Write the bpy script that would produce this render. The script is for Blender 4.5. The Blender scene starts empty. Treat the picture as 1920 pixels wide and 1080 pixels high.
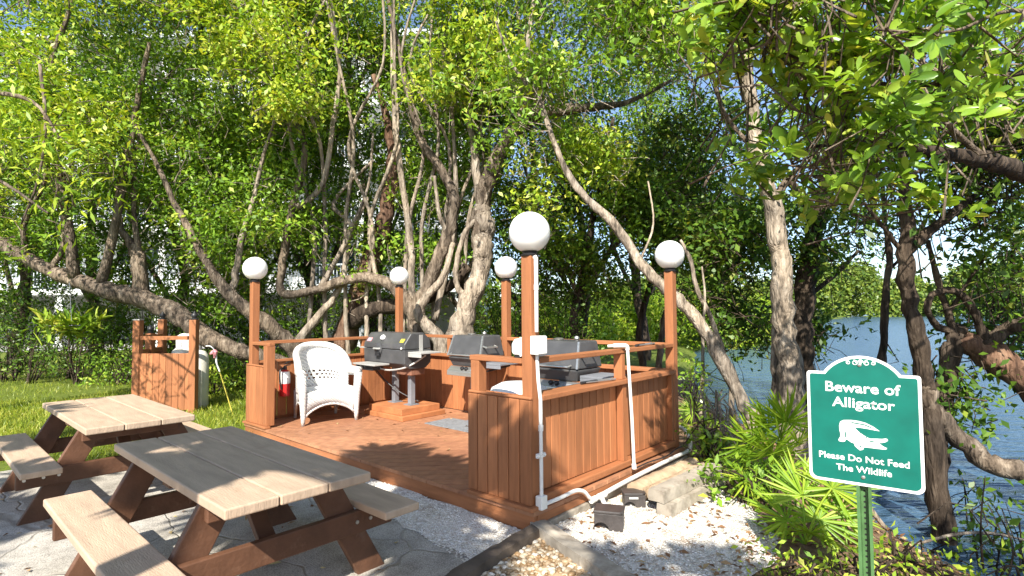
import bpy, bmesh, math, random
import numpy as np
from mathutils import Vector, Matrix
random.seed(7); rng = np.random.default_rng(11)
sc = bpy.context.scene
COL = sc.collection

# ------------------------------------------------------------------ camera
CAMP = Vector((2.4842, -2.9954, 1.5487)); YAW, PITCH, ROLL, FPX = -.7274, .0427, -.007, 1022.89
_f = Vector((math.sin(YAW)*math.cos(PITCH), math.cos(YAW)*math.cos(PITCH), math.sin(PITCH)))
_r = Vector((math.cos(YAW), -math.sin(YAW), 0)); _u = _r.cross(_f)
RT = math.cos(ROLL)*_r + math.sin(ROLL)*_u; UP = -math.sin(ROLL)*_r + math.cos(ROLL)*_u; FW = _f
cam = bpy.data.cameras.new('camera'); co = bpy.data.objects.new('camera', cam); COL.objects.link(co)
m3 = Matrix((RT, UP, -FW)).transposed()
co.matrix_world = Matrix.Translation(CAMP) @ m3.to_4x4()
cam.sensor_width = 36; cam.lens = FPX/1920*36; cam.clip_end = 2000; cam.clip_start = .05
sc.camera = co
# ------------------------------------------------------------------ light
SUND = Vector((.62, -1.0, 1.05)).normalized()          # towards the sun
w = bpy.data.worlds.new('World'); sc.world = w; w.use_nodes = True
nt = w.node_tree; bg = nt.nodes['Background']
sky = nt.nodes.new('ShaderNodeTexSky'); sky.sky_type = 'NISHITA'; sky.sun_disc = False
sky.sun_elevation = math.asin(SUND.z); sky.sun_rotation = math.atan2(SUND.x, SUND.y)
sky.air_density = .8; sky.dust_density = .7; sky.ozone_density = 1.0
nt.links.new(sky.outputs[0], bg.inputs[0]); bg.inputs[1].default_value = .125
sl = bpy.data.lights.new('sun', 'SUN'); sl.energy = 5.0; sl.angle = math.radians(.53); sl.color = (1, .94, .84)
so = bpy.data.objects.new('sun', sl); COL.objects.link(so)
so.rotation_euler = (-SUND).to_track_quat('-Z', 'Y').to_euler(); so.location = (6, -10, 12)
sc.view_settings.view_transform = 'Standard'; sc.view_settings.look = 'None'
sc.view_settings.gamma = 1; sc.view_settings.exposure = 1.08
sc.cycles.max_bounces = 7; sc.cycles.diffuse_bounces = 3; sc.cycles.transmission_bounces = 4
sc.cycles.use_denoising = True; sc.cycles.caustics_reflective = False; sc.cycles.caustics_refractive = False

# ------------------------------------------------------------------ geometry helpers
def at(px, py, d):            # a point of the place, from its direction and its distance in front of the camera
    return CAMP + d*(FW + RT*((px-960)/FPX) + UP*((540-py)/FPX))
def atz(px, py, z=0.):
    dr = FW + RT*((px-960)/FPX) + UP*((540-py)/FPX)
    return CAMP + dr*((z-CAMP.z)/dr.z)

class MB:
    def __init__(s): s.v = []; s.f = []; s.m = []
    def add(s, vs, fs, mi=0):
        n = len(s.v); s.v += [tuple(v) for v in vs]; s.f += [tuple(i+n for i in f) for f in fs]; s.m += [mi]*len(fs)
        return s
    def box(s, c, size, rot=None, mi=0):
        c = Vector(c); h = Vector(size)/2
        vs = [Vector((x*h.x, y*h.y, z*h.z)) for x in (-1, 1) for y in (-1, 1) for z in (-1, 1)]
        if rot is not None: vs = [rot @ v for v in vs]
        return s.add([v+c for v in vs], [(0,1,3,2),(4,6,7,5),(0,4,5,1),(2,3,7,6),(0,2,6,4),(1,5,7,3)], mi)
    def bb(s, a, b, mi=0):
        a = Vector(a); b = Vector(b); return s.box((a+b)/2, (b-a), mi=mi)
    def bar(s, p0, p1, wd, ht, up=(0,0,1), mi=0):     # beam p0-p1, wd across, ht along up
        p0 = Vector(p0); p1 = Vector(p1); x = (p1-p0); L = x.length; x.normalize(); up = Vector(up)
        y = up.cross(x).normalized(); z = x.cross(y)
        return s.box((p0+p1)/2, (L, wd, ht), Matrix((x, y, z)).transposed(), mi)
    def tube(s, pts, rad, n=8, cap=True, mi=0, jit=0., flat=1.):
        pts = [Vector(p) for p in pts]; N = len(pts)
        if not hasattr(rad, '__len__'): rad = [rad]*N
        t0 = (pts[1]-pts[0]).normalized(); a = Vector((0,0,1)) if abs(t0.z) < .9 else Vector((1,0,0))
        u = t0.cross(a).normalized(); vs = []
        for i, p in enumerate(pts):
            t = (pts[min(i+1, N-1)]-pts[max(i-1, 0)]).normalized()
            u = (u - t*u.dot(t)).normalized(); v = t.cross(u)
            for k in range(n):
                an = 2*math.pi*k/n; r = rad[i]*(1+(random.uniform(-jit, jit) if jit else 0))
                vs.append(p+u*(math.cos(an)*r)+v*(math.sin(an)*r*flat))
        fs = [(i*n+k, i*n+(k+1) % n, (i+1)*n+(k+1) % n, (i+1)*n+k) for i in range(N-1) for k in range(n)]
        if cap: fs += [tuple(range(n))[::-1], tuple((N-1)*n+k for k in range(n))]
        return s.add(vs, fs, mi)
    def cyl(s, p0, p1, r, r1=None, n=16, mi=0): return s.tube([p0, p1], [r, r if r1 is None else r1], n, mi=mi)
    def lathe(s, prof, c, n=24, ax=None, mi=0):       # prof: (radius, height) pairs
        c = Vector(c); M = Matrix.Identity(3) if ax is None else Vector(ax).to_track_quat('Z', 'Y').to_matrix()
        vs = [c + M @ Vector((r*math.cos(2*math.pi*k/n), r*math.sin(2*math.pi*k/n), z)) for r, z in prof for k in range(n)]
        N = len(prof); fs = [(i*n+k, i*n+(k+1) % n, (i+1)*n+(k+1) % n, (i+1)*n+k) for i in range(N-1) for k in range(n)]
        fs += [tuple(range(n))[::-1], tuple((N-1)*n+k for k in range(n))]
        return s.add(vs, fs, mi)
    def prism(s, poly, o, ax, ay, dv, mi=0):          # polygon (x, y) in the frame o, ax, ay pushed along dv
        o = Vector(o); ax = Vector(ax); ay = Vector(ay); dv = Vector(dv); n = len(poly)
        a = [o+ax*x+ay*y for x, y in poly]; b = [p+dv for p in a]
        return s.add(a+b, [tuple(range(n)), tuple(range(2*n-1, n-1, -1))]+[(k, n+k, n+(k+1) % n, (k+1) % n) for k in range(n)], mi)
    def sphere(s, c, r, n=24, mi=0, sc3=(1,1,1)):
        c = Vector(c); m = n//2
        vs = []; 
        for i in range(1, m):
            th = math.pi*i/m
            for k in range(n):
                ph = 2*math.pi*k/n
                vs.append(c+Vector((r*sc3[0]*math.sin(th)*math.cos(ph), r*sc3[1]*math.sin(th)*math.sin(ph), r*sc3[2]*math.cos(th))))
        T = len(vs); vs += [c+Vector((0,0,r*sc3[2])), c-Vector((0,0,r*sc3[2]))]
        fs = [(i*n+k, (i+1)*n+k, (i+1)*n+(k+1) % n, i*n+(k+1) % n) for i in range(m-2) for k in range(n)]
        fs += [(T, k, (k+1) % n) for k in range(n)] + [(T+1, (m-2)*n+(k+1) % n, (m-2)*n+k) for k in range(n)]
        return s.add(vs, fs, mi)

def prop(o, label=None, cat=None, group=None, kind=None):
    if label: o['label'] = label
    if cat: o['category'] = cat
    if group: o['group'] = group
    if kind: o['kind'] = kind
    return o
def thing(name, label, cat, loc=(0,0,0), group=None, rz=0):
    o = bpy.data.objects.new(name, None); COL.objects.link(o); o.location = loc; o.rotation_euler.z = rz
    o.empty_display_size = .1
    return prop(o, label, cat, group)
def wloc(o):
    v = Vector((0,0,0))
    while o is not None: v += Vector(o.location); o = o.parent
    return v
def obj(name, mb, mat, parent=None, bevel=0, smooth=False, local=False, seg=2, loc=None):
    me = bpy.data.meshes.new(name); vs = mb.v
    if parent is not None and not local:
        q = wloc(parent); vs = [(v[0]-q.x, v[1]-q.y, v[2]-q.z) for v in vs]
    elif loc is not None:
        vs = [(v[0]-loc[0], v[1]-loc[1], v[2]-loc[2]) for v in vs]
    me.from_pydata(vs, [], mb.f)
    for m in (mat if isinstance(mat, (list, tuple)) else [mat]): me.materials.append(m)
    if any(mb.m): me.polygons.foreach_set('material_index', mb.m)
    bm = bmesh.new(); bm.from_mesh(me); bmesh.ops.recalc_face_normals(bm, faces=bm.faces); bm.to_mesh(me); bm.free()
    o = bpy.data.objects.new(name, me); COL.objects.link(o)
    if parent is not None: o.parent = parent
    elif loc is not None: o.location = loc
    if smooth:
        me.polygons.foreach_set('use_smooth', [True]*len(me.polygons))
        if smooth != 'all': me.set_sharp_from_angle(angle=math.radians(42))
    if bevel:
        b = o.modifiers.new('bevel', 'BEVEL'); b.width = bevel; b.segments = seg; b.limit_method = 'ANGLE'; b.angle_limit = math.radians(35)
        b.harden_normals = False
    return o
def copy_tree(o, parent=None):
    c = o.copy(); COL.objects.link(c)
    if parent is not None: c.parent = parent
    for ch in list(o.children): copy_tree(ch, c)
    return c
def smoothpts(pts, rad, sub=4):                       # Catmull-Rom through traced points
    P = [Vector(p) for p in pts]; out = []; ro = []
    for i in range(len(P)-1):
        p0 = P[max(i-1, 0)]; p1 = P[i]; p2 = P[i+1]; p3 = P[min(i+2, len(P)-1)]
        for k in range(sub):
            t = k/sub
            out.append(.5*((2*p1)+(p2-p0)*t+(2*p0-5*p1+4*p2-p3)*t*t+(3*p1-p0-3*p2+p3)*t**3)); ro.append(rad[i]*(1-t)+rad[i+1]*t)
    return out+[P[-1]], ro+[rad[-1]]

# ------------------------------------------------------------------ materials
def newmat(name):
    m = bpy.data.materials.new(name); m.use_nodes = True; n = m.node_tree
    return m, n, n.nodes['Principled BSDF']
def N(n, t, **kw):
    x = n.nodes.new(t)
    for k, v in kw.items(): setattr(x, k, v)
    return x
def ramp(n, stops):
    r = N(n, 'ShaderNodeValToRGB'); e = r.color_ramp.elements
    while len(e) < len(stops): e.new(.5)
    for el, (p, c) in zip(e, stops): el.position = p; el.color = (*c, 1) if len(c) == 3 else c
    return r
def basic(name, col, rough=.6, var=.15, scale=8, bump=0., bscale=40, metal=0., stretch=(1,1,1), island=0., spec=.5, detail=4, dirt=None, coat=0.):
    m, n, p = newmat(name); L = n.links.new
    tc = N(n, 'ShaderNodeTexCoord'); mp = N(n, 'ShaderNodeMapping'); mp.inputs['Scale'].default_value = stretch
    L(tc.outputs['Object'], mp.inputs[0])
    nz = N(n, 'ShaderNodeTexNoise'); nz.inputs['Scale'].default_value = scale; nz.inputs['Detail'].default_value = detail
    L(mp.outputs[0], nz.inputs['Vector'])
    lo = [c*(1-var*1.6) for c in col]; hi = [min(1, c*(1+var*1.2)) for c in col]
    r = ramp(n, [(.3, lo), (.7, hi)]); L(nz.outputs['Fac'], r.inputs[0]); out = r.outputs[0]
    if island:
        g = N(n, 'ShaderNodeNewGeometry'); mr = N(n, 'ShaderNodeMapRange'); mr.inputs[3].default_value = 1-island; mr.inputs[4].default_value = 1+island
        L(g.outputs['Random Per Island'], mr.inputs[0])
        mx = N(n, 'ShaderNodeMix', data_type='RGBA', blend_type='MULTIPLY'); mx.inputs[0].default_value = 1
        L(out, mx.inputs[6]); L(mr.outputs[0], mx.inputs[7]); out = mx.outputs[2]
    if dirt:
        n3 = N(n, 'ShaderNodeTexNoise'); n3.inputs['Scale'].default_value = dirt[1]; n3.inputs['Detail'].default_value = 6; n3.inputs['Roughness'].default_value = .7
        L(tc.outputs['Object'], n3.inputs['Vector'])
        r3 = ramp(n, [(dirt[2], (0,0,0)), (dirt[3], (1,1,1))]); L(n3.outputs['Fac'], r3.inputs[0])
        mx = N(n, 'ShaderNodeMix', data_type='RGBA'); L(r3.outputs[0], mx.inputs[0]); L(out, mx.inputs[6]); mx.inputs[7].default_value = (*dirt[0], 1); out = mx.outputs[2]
    L(out, p.inputs['Base Color']); p.inputs['Roughness'].default_value = rough; p.inputs['Metallic'].default_value = metal
    p.inputs['Specular IOR Level'].default_value = spec; p.inputs['Coat Weight'].default_value = coat
    if bump:
        n2 = N(n, 'ShaderNodeTexNoise'); n2.inputs['Scale'].default_value = bscale; n2.inputs['Detail'].default_value = 5; L(mp.outputs[0], n2.inputs['Vector'])
        b = N(n, 'ShaderNodeBump'); b.inputs['Strength'].default_value = bump; b.inputs['Distance'].default_value = .01
        L(n2.outputs['Fac'], b.inputs['Height']); L(b.outputs[0], p.inputs['Normal'])
    return m
STAIN = (.36, .143, .06)
def stain(name, st, k=1.): return basic(name, [c*k for c in STAIN], .62, .11, 5, .15, 30, stretch=st, island=.22, spec=.3, dirt=((.14,.05,.025), 2.2, .60, .85))
M_wv = stain('stain_vertical', (6, 6, .6)); M_wx = stain('stain_along_x', (.6, 6, 6)); M_wy = stain('stain_along_y', (6, .6, 6))
M_floor = basic('deck_floor_stain', (.36,.17,.09), .6, .14, 6, .2, 30, stretch=(2,2,2), island=.12, spec=.3, dirt=((.24,.10,.06), 1.6, .5, .8))
M_plinth = basic('stain_plinth', (.42,.17,.07), .6, .15, 6, .25, 30, island=.06, spec=.3)
M_table = basic('table_plastic_tan', (.47,.35,.25), .62, .10, 3, .35, 28, stretch=(1,6,1), island=.05, spec=.3, dirt=((.36,.24,.16), 5, .58, .8))
M_brown = basic('table_frame_brown', (.115,.054,.030), .55, .2, 6, .3, 40, island=.12, spec=.35, dirt=((.2,.12,.08), 7, .58, .85))
M_bolt = basic('bolt_zinc', (.6,.6,.58), .35, .05, metal=.9)
M_globe = basic('globe_acrylic', (.90,.90,.88), .22, .03, 2, spec=.5, dirt=((.80,.79,.76), 6, .62, .95))
M_globe.node_tree.nodes['Principled BSDF'].inputs['Subsurface Weight'].default_value = .7
M_globe.node_tree.nodes['Principled BSDF'].inputs['Subsurface Radius'].default_value = (.3, .3, .28)
M_globe.node_tree.nodes['Principled BSDF'].inputs['Subsurface Scale'].default_value = .5
M_black = basic('black_plastic', (.02,.02,.022), .45, .2, 10)
M_char = basic('charcoal_enamel', (.07,.07,.072), .36, .15, 6, .06, 120, spec=.5, dirt=((.13,.12,.11), 4, .55, .9))
M_steel = basic('brushed_steel', (.55,.54,.51), .38, .12, 5, .05, 90, metal=.85, stretch=(.4,8,8))
M_alu = basic('pale_aluminium', (.52,.51,.48), .5, .1, 5, metal=.4)
M_grey = basic('grey_painted_steel', (.20,.21,.23), .5, .12, 5, spec=.4)
M_white = basic('white_plastic', (.80,.80,.78), .4, .05, 4, dirt=((.6,.58,.53), 6, .62, .9))
M_pvc = basic('white_pvc', (.76,.75,.71), .38, .06, 6, dirt=((.5,.47,.42), 9, .6, .85))
M_mat = basic('grey_rubber_mat', (.20,.21,.22), .8, .15, 30, .3, 120)
M_red = basic('red_paint', (.5,.02,.02), .3, .1, 5)
M_bait = basic('bait_plastic', (.055,.047,.044), .5, .2, 12, .15, 80, dirt=((.14,.12,.10), 10, .6, .9))
M_timber = basic('weathered_timber', (.38,.335,.27), .85, .2, 5, .6, 18, stretch=(1,1,1), dirt=((.12,.09,.06), 4, .5, .75))
M_timberd = basic('dark_timber', (.10,.075,.055), .85, .35, 6, .8, 20)
M_log = basic('sandy_log', (.42,.31,.20), .85, .25, 6, .7, 22, dirt=((.2,.12,.07), 5, .55, .8))
M_green = basic('sign_green', (.0015,.135,.102), .33, .10, 9, spec=.5)
M_signw = basic('sign_white', (.82,.82,.80), .4, .02, 3)
M_gpost = basic('green_post_paint', (.075,.17,.06), .45, .2, 10, dirt=((.16,.24,.12), 8, .6, .9))
M_hole = basic('hole_shade_black', (.01,.01,.01), .8, .05)
M_cyl = basic('cylinder_cream', (.62,.60,.52), .45, .08, 4, dirt=((.35,.30,.22), 5, .58, .85))
M_yellow = basic('yellow_paint', (.50,.42,.06), .5, .08)
M_pink = basic('pink_plastic', (.75,.30,.33), .5, .08)
M_bldg = basic('white_stucco', (.74,.75,.74), .8, .06, 2, .1, 30)
M_btrim = basic('pale_blue_trim', (.55,.60,.62), .7, .06, 2)  # even pale blue-grey of the roof, railings and window frames
M_glass, _n, _p = newmat('window_glass'); _p.inputs['Base Color'].default_value = (.03,.04,.05,1); _p.inputs['Roughness'].default_value = .05
M_pebA = basic('pebble_mix', (.5,.36,.2), .6, .3, 20)

# wicker: woven bands as bump and slight tint
def wicker():
    m, n, p = newmat('white_wicker'); L = n.links.new
    tc = N(n, 'ShaderNodeTexCoord')
    w1 = N(n, 'ShaderNodeTexWave', wave_type='BANDS', bands_direction='Z'); w1.inputs['Scale'].default_value = 22; w1.inputs['Distortion'].default_value = .6
    w2 = N(n, 'ShaderNodeTexWave', wave_type='BANDS', bands_direction='DIAGONAL'); w2.inputs['Scale'].default_value = 14; w2.inputs['Distortion'].default_value = .4
    L(tc.outputs['Object'], w1.inputs[0]); L(tc.outputs['Object'], w2.inputs[0])
    mu = N(n, 'ShaderNodeMath', operation='MULTIPLY'); L(w1.outputs['Fac'], mu.inputs[0]); L(w2.outputs['Fac'], mu.inputs[1])
    b = N(n, 'ShaderNodeBump'); b.inputs['Strength'].default_value = 1; b.inputs['Distance'].default_value = .012
    L(mu.outputs[0], b.inputs['Height']); L(b.outputs[0], p.inputs['Normal'])
    r = ramp(n, [(0, (.66,.65,.62)), (.35, (.82,.82,.80))]); L(mu.outputs[0], r.inputs[0]); L(r.outputs[0], p.inputs['Base Color'])
    p.inputs['Roughness'].default_value = .45
    return m
M_wicker = wicker()

def bark(name, col, hi, sc_=9):
    m, n, p = newmat(name); L = n.links.new
    tc = N(n, 'ShaderNodeTexCoord'); nz = N(n, 'ShaderNodeTexNoise'); nz.inputs['Scale'].default_value = sc_; nz.inputs['Detail'].default_value = 8; nz.inputs['Roughness'].default_value = .7
    mp = N(n, 'ShaderNodeMapping'); mp.inputs['Scale'].default_value = (1.6, 1.6, .35); L(tc.outputs['Object'], mp.inputs[0]); L(mp.outputs[0], nz.inputs['Vector'])
    r = ramp(n, [(.36, [c*.32 for c in col]), (.5, col), (.66, hi)]); L(nz.outputs['Fac'], r.inputs[0])
    n2 = N(n, 'ShaderNodeTexNoise'); n2.inputs['Scale'].default_value = 1.3; n2.inputs['Detail'].default_value = 3; L(tc.outputs['Object'], n2.inputs['Vector'])
    r2 = ramp(n, [(.4, (.75,.75,.75)), (.65, (1.25,1.22,1.15))]); L(n2.outputs['Fac'], r2.inputs[0])
    mx = N(n, 'ShaderNodeMix', data_type='RGBA', blend_type='MULTIPLY'); mx.inputs[0].default_value = 1; L(r.outputs[0], mx.inputs[6]); L(r2.outputs[0], mx.inputs[7])
    L(mx.outputs[2], p.inputs['Base Color']); p.inputs['Roughness'].default_value = .85; p.inputs['Specular IOR Level'].default_value = .2
    v = N(n, 'ShaderNodeTexVoronoi', feature='DISTANCE_TO_EDGE'); v.inputs['Scale'].default_value = sc_*2.2; L(mp.outputs[0], v.inputs['Vector'])
    ad = N(n, 'ShaderNodeMath', operation='ADD'); L(nz.outputs['Fac'], ad.inputs[0]); L(v.outputs['Distance'], ad.inputs[1])
    b = N(n, 'ShaderNodeBump'); b.inputs['Strength'].default_value = .9; b.inputs['Distance'].default_value = .03; L(ad.outputs[0], b.inputs['Height']); L(b.outputs[0], p.inputs['Normal'])
    return m
B_pale = bark('bark_pale_grey', (.31,.255,.20), (.48,.42,.345), 8)
B_mid = bark('bark_grey_brown', (.155,.12,.09), (.31,.255,.20), 9)
B_dark = bark('bark_dark_brown', (.06,.044,.032), (.13,.10,.075), 8)  # dark bark, lowered further to stand in for canopy shade at the right
B_red = bark('bark_red_brown', (.13,.075,.05), (.25,.16,.11), 7)

def leafmat(name, stops, trans=.35, rough=.42, spec=.35):
    m, n, p = newmat(name); L = n.links.new
    g = N(n, 'ShaderNodeNewGeometry'); r = ramp(n, stops)
    tc = N(n, 'ShaderNodeTexCoord'); nz = N(n, 'ShaderNodeTexNoise'); nz.inputs['Scale'].default_value = 1.1; nz.inputs['Detail'].default_value = 2
    L(tc.outputs['Object'], nz.inputs['Vector'])
    mr = N(n, 'ShaderNodeMapRange'); mr.inputs[1].default_value = .35; mr.inputs[2].default_value = .65; mr.inputs[3].default_value = -.22; mr.inputs[4].default_value = .22
    L(nz.outputs['Fac'], mr.inputs[0])
    ad = N(n, 'ShaderNodeMath', operation='ADD', use_clamp=True); L(g.outputs['Random Per Island'], ad.inputs[0]); L(mr.outputs[0], ad.inputs[1]); L(ad.outputs[0], r.inputs[0])
    L(r.outputs[0], p.inputs['Base Color']); p.inputs['Roughness'].default_value = rough; p.inputs['Specular IOR Level'].default_value = spec
    tr = N(n, 'ShaderNodeBsdfTranslucent'); ms = N(n, 'ShaderNodeMixShader'); ms.inputs[0].default_value = trans
    hs = N(n, 'ShaderNodeMix', data_type='RGBA', blend_type='MULTIPLY'); hs.inputs[0].default_value = 1; hs.inputs[7].default_value = (1.25, 1.15, .45, 1)
    L(r.outputs[0], hs.inputs[6]); L(hs.outputs[2], tr.inputs[0])
    L(p.outputs[0], ms.inputs[1]); L(tr.outputs[0], ms.inputs[2]); L(ms.outputs[0], n.nodes['Material Output'].inputs[0])
    return m
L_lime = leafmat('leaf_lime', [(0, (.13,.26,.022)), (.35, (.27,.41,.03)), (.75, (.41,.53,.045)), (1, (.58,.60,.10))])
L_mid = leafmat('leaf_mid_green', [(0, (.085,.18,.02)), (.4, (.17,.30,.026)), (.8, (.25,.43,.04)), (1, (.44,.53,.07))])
L_dark = leafmat('leaf_dark_green', [(0, (.045,.105,.014)), (.5, (.09,.18,.02)), (.9, (.16,.27,.028)), (1, (.28,.33,.05))], .34)  # darker leaf colour, standing in for shade in rear and right-hand crowns
L_big = leafmat('leaf_broad_glossy', [(0, (.12,.25,.025)), (.4, (.22,.38,.036)), (.85, (.34,.50,.06)), (1, (.56,.56,.10))], .4, .3, .5)
L_palm = leafmat('leaf_palmetto', [(0, (.17,.31,.024)), (.5, (.28,.44,.032)), (1, (.44,.53,.06))], .42, .4)
L_far = leafmat('leaf_far_mangrove', [(0, (.07,.13,.02)), (.5, (.13,.20,.028)), (1, (.22,.27,.04))], .2)
L_dry = leafmat('dry_litter', [(0, (.16,.08,.04)), (.5, (.28,.15,.07)), (.85, (.40,.26,.13)), (1, (.5,.42,.2))], .1, .7)
L_pshade = leafmat('leaf_shade_palm', [(0, (.04,.09,.015)), (1, (.10,.16,.03))], .06)  # dark, nearly opaque leaf so the unseen palms cast deeper shade
M_blade = leafmat('grass_blade', [(0, (.13,.20,.018)), (.5, (.26,.34,.028)), (1, (.45,.45,.08))], .35)

# ------------------------------------------------------------------ leaf meshes
T_RH = (np.array([(0,0,0), (-.5,.5,.10), (0,1,-.04), (.5,.5,.10)], float), [(0,3,2,1)])
_big_v = []; _big_f = []
for _i, (_y, _wd) in enumerate([(0,.06), (.22,.62), (.5,1.0), (.78,.80), (1,.05)]):
    _c = -.10*(_y**2); _big_v += [(-.5*_wd, _y, _c+.16*_wd), (0, _y, _c), (.5*_wd, _y, _c+.16*_wd)]
for _i in range(4):
    a = _i*3; _big_f += [(a, a+1, a+4, a+3), (a+1, a+2, a+5, a+4)]
T_BIG = (np.array(_big_v), _big_f)
def _leafshape(rows, curl, fold):
    v = []
    for y, wd in rows: c = curl*y*y; v += [(-.5*wd, y, c+fold*wd), (0, y, c), (.5*wd, y, c+fold*wd)]
    return (np.array(v, float), [f for i in range(len(rows)-1) for f in ((i*3, i*3+1, i*3+4, i*3+3), (i*3+1, i*3+2, i*3+5, i*3+4))])
T_OB1 = _leafshape([(0,.06), (.2,.42), (.45,.82), (.7,1.0), (.88,.78), (1,.25)], -.22, .08)
T_OB2 = _leafshape([(0,.06), (.2,.5), (.5,.95), (.75,.9), (.92,.55), (1,.12)], .12, .05)
T_BLADE = _leafshape([(0,.3), (.3,.9), (.6,1.0), (.85,.6), (1,.05)], -.10, .012)
def mesh_np(name, V, F, mats, midx=None, parent=None, smooth=False):   # V: n x 3 world, F: m x 4
    me = bpy.data.meshes.new(name)
    if parent is not None: V = V-np.array(wloc(parent))
    me.vertices.add(len(V)); me.vertices.foreach_set('co', np.ascontiguousarray(V, dtype=np.float32).ravel())
    k = F.shape[1]; me.loops.add(F.size); me.loops.foreach_set('vertex_index', np.ascontiguousarray(F, dtype=np.int32).ravel())
    me.polygons.add(len(F)); me.polygons.foreach_set('loop_start', np.arange(0, F.size, k, dtype=np.int32))
    for m in mats: me.materials.append(m)
    if midx is not None: me.polygons.foreach_set('material_index', np.ascontiguousarray(midx, dtype=np.int32))
    if smooth: me.polygons.foreach_set('use_smooth', np.ones(len(F), dtype=bool))
    me.update(calc_edges=True)
    o = bpy.data.objects.new(name, me); COL.objects.link(o)
    if parent is not None: o.parent = parent
    return o
def nrm(a): return a/np.maximum(np.linalg.norm(a, axis=-1, keepdims=True), 1e-9)
SUNV = np.array(SUND)
def leaves(P, D, Nn, L, W, T=T_RH):                   # arrays -> verts, quads
    D = nrm(D); X = nrm(np.cross(D, Nn)); Z = np.cross(X, D)
    tv, tf = T; n = len(P); k = len(tv)
    V = P[:, None] + X[:, None]*(tv[None, :, 0:1]*W[:, None, None]) + D[:, None]*(tv[None, :, 1:2]*L[:, None, None]) + Z[:, None]*(tv[None, :, 2:3]*L[:, None, None])
    F = (np.array(tf)[None]+(np.arange(n)*k)[:, None, None]).reshape(-1, 4)
    return V.reshape(-1, 3), F
def twigs(A, B, r):                                   # thin three-sided stems, A -> B
    n = len(A); d = nrm(B-A); a = nrm(np.cross(d, np.array([.31, .17, .93]))); b = np.cross(d, a); ring = []
    for k in range(3):
        an = 2*math.pi*k/3; ring.append(a*math.cos(an)+b*math.sin(an))
    V = np.stack([A+q*r[:, None] for q in ring]+[B+q*r[:, None]*.5 for q in ring], 1).reshape(-1, 3)
    F = np.array([(0,1,4,3), (1,2,5,4), (2,0,3,5)])[None]+(np.arange(n)*6)[:, None, None]
    return V, F.reshape(-1, 4)
_wk = rng.normal(size=(9, 3)); _wk = nrm(_wk)*rng.uniform(1.6, 4.5, (9, 1)); _wp = rng.uniform(0, 6.28, 9)
def vnoise(P): return np.sin(P @ _wk.T+_wp).mean(1)*2.2
def crown(parent, C, mats, per=22, spread=.20, L=.085, W=.04, up=.35, sun=.7, stem=None, name='crown', T=T_RH, rosette=False, droop=0.):
    C = np.asarray(C, float); n = len(C)*per
    Cn = np.repeat(C, per, 0)
    if rosette:
        ax = nrm(rng.normal(size=(len(C), 3))*.6+np.array([0,-.15,.55])+SUNV*.35); axr = np.repeat(ax, per, 0)
        D = nrm(rng.normal(size=(n, 3))); D = nrm(D-axr*(D*axr).sum(1, keepdims=True)*.75+axr*.35)
        P = Cn+axr*rng.uniform(-.05, .05, (n, 1)); Nn = nrm(axr+rng.normal(size=(n, 3))*.35)
        Lr = L*rng.uniform(.6, 1.15, n)
    else:
        P = Cn+rng.normal(size=(n, 3))*spread*np.array([1, 1, .8]); D = nrm(rng.normal(size=(n, 3))+np.array([0,0,-droop]))
        Nn = nrm(rng.normal(size=(n, 3))*.62+np.array([0,0,up])+SUNV*sun); Lr = L*rng.uniform(.45, 1.4, n)
    V, F = leaves(P, D, Nn, Lr, W*Lr/L*rng.uniform(.85, 1.15, n), T)
    mi = np.zeros(len(F), int)
    if stem is not None and len(stem):
        S = np.asarray([tuple(s) for s in stem]); k = rng.choice(len(C), min(int(len(C)*(.4 if rosette else 1)), 700), replace=False); A = []; B = []
        for c in C[k]:
            dd = np.linalg.norm(S-c-np.array([0,0,-.5]), axis=1); j = dd.argmin(); v = S[j]-c; ln = np.linalg.norm(v)
            v = v/max(ln, .01)+rng.normal(size=3)*.55; A.append(c+v/np.linalg.norm(v)*min(ln, rng.uniform(.3, .75))); B.append(c)
        A = np.array(A); B = np.array(B); mid = (A+B)/2+rng.normal(size=A.shape)*.07
        for a_, b_, r_ in ((A, mid, .008), (mid, B, .005)):
            v2, f2 = twigs(a_, b_, np.full(len(a_), r_)); F = np.vstack([F, f2+len(V)]); V = np.vstack([V, v2]); mi = np.concatenate([mi, np.ones(len(f2), int)])
    return mesh_np(name, V, F, mats, mi, parent)
def fill(px0, px1, py0, py1, d0, d1, n, thr=-.25, seedshift=0., zmin=.3, clump=6, cs=.24):
    """cluster centres of a crown that stands between two distances, gathered into leafy clumps"""
    out = []
    while len(out) < n:
        q = np.array([tuple(at(random.uniform(px0, px1), random.uniform(py0, py1), random.uniform(d0, d1))) for _ in range(128)])
        q = q[(vnoise(q+seedshift) > thr) & (q[:, 2] > zmin)]
        for c in q:
            k = rng.integers(clump-3, clump+4); out += [tuple(x) for x in c+rng.normal(size=(k, 3))*np.array([cs, cs, cs*.6])*rng.uniform(.6, 1.3)]
    return out[:n]
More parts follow.
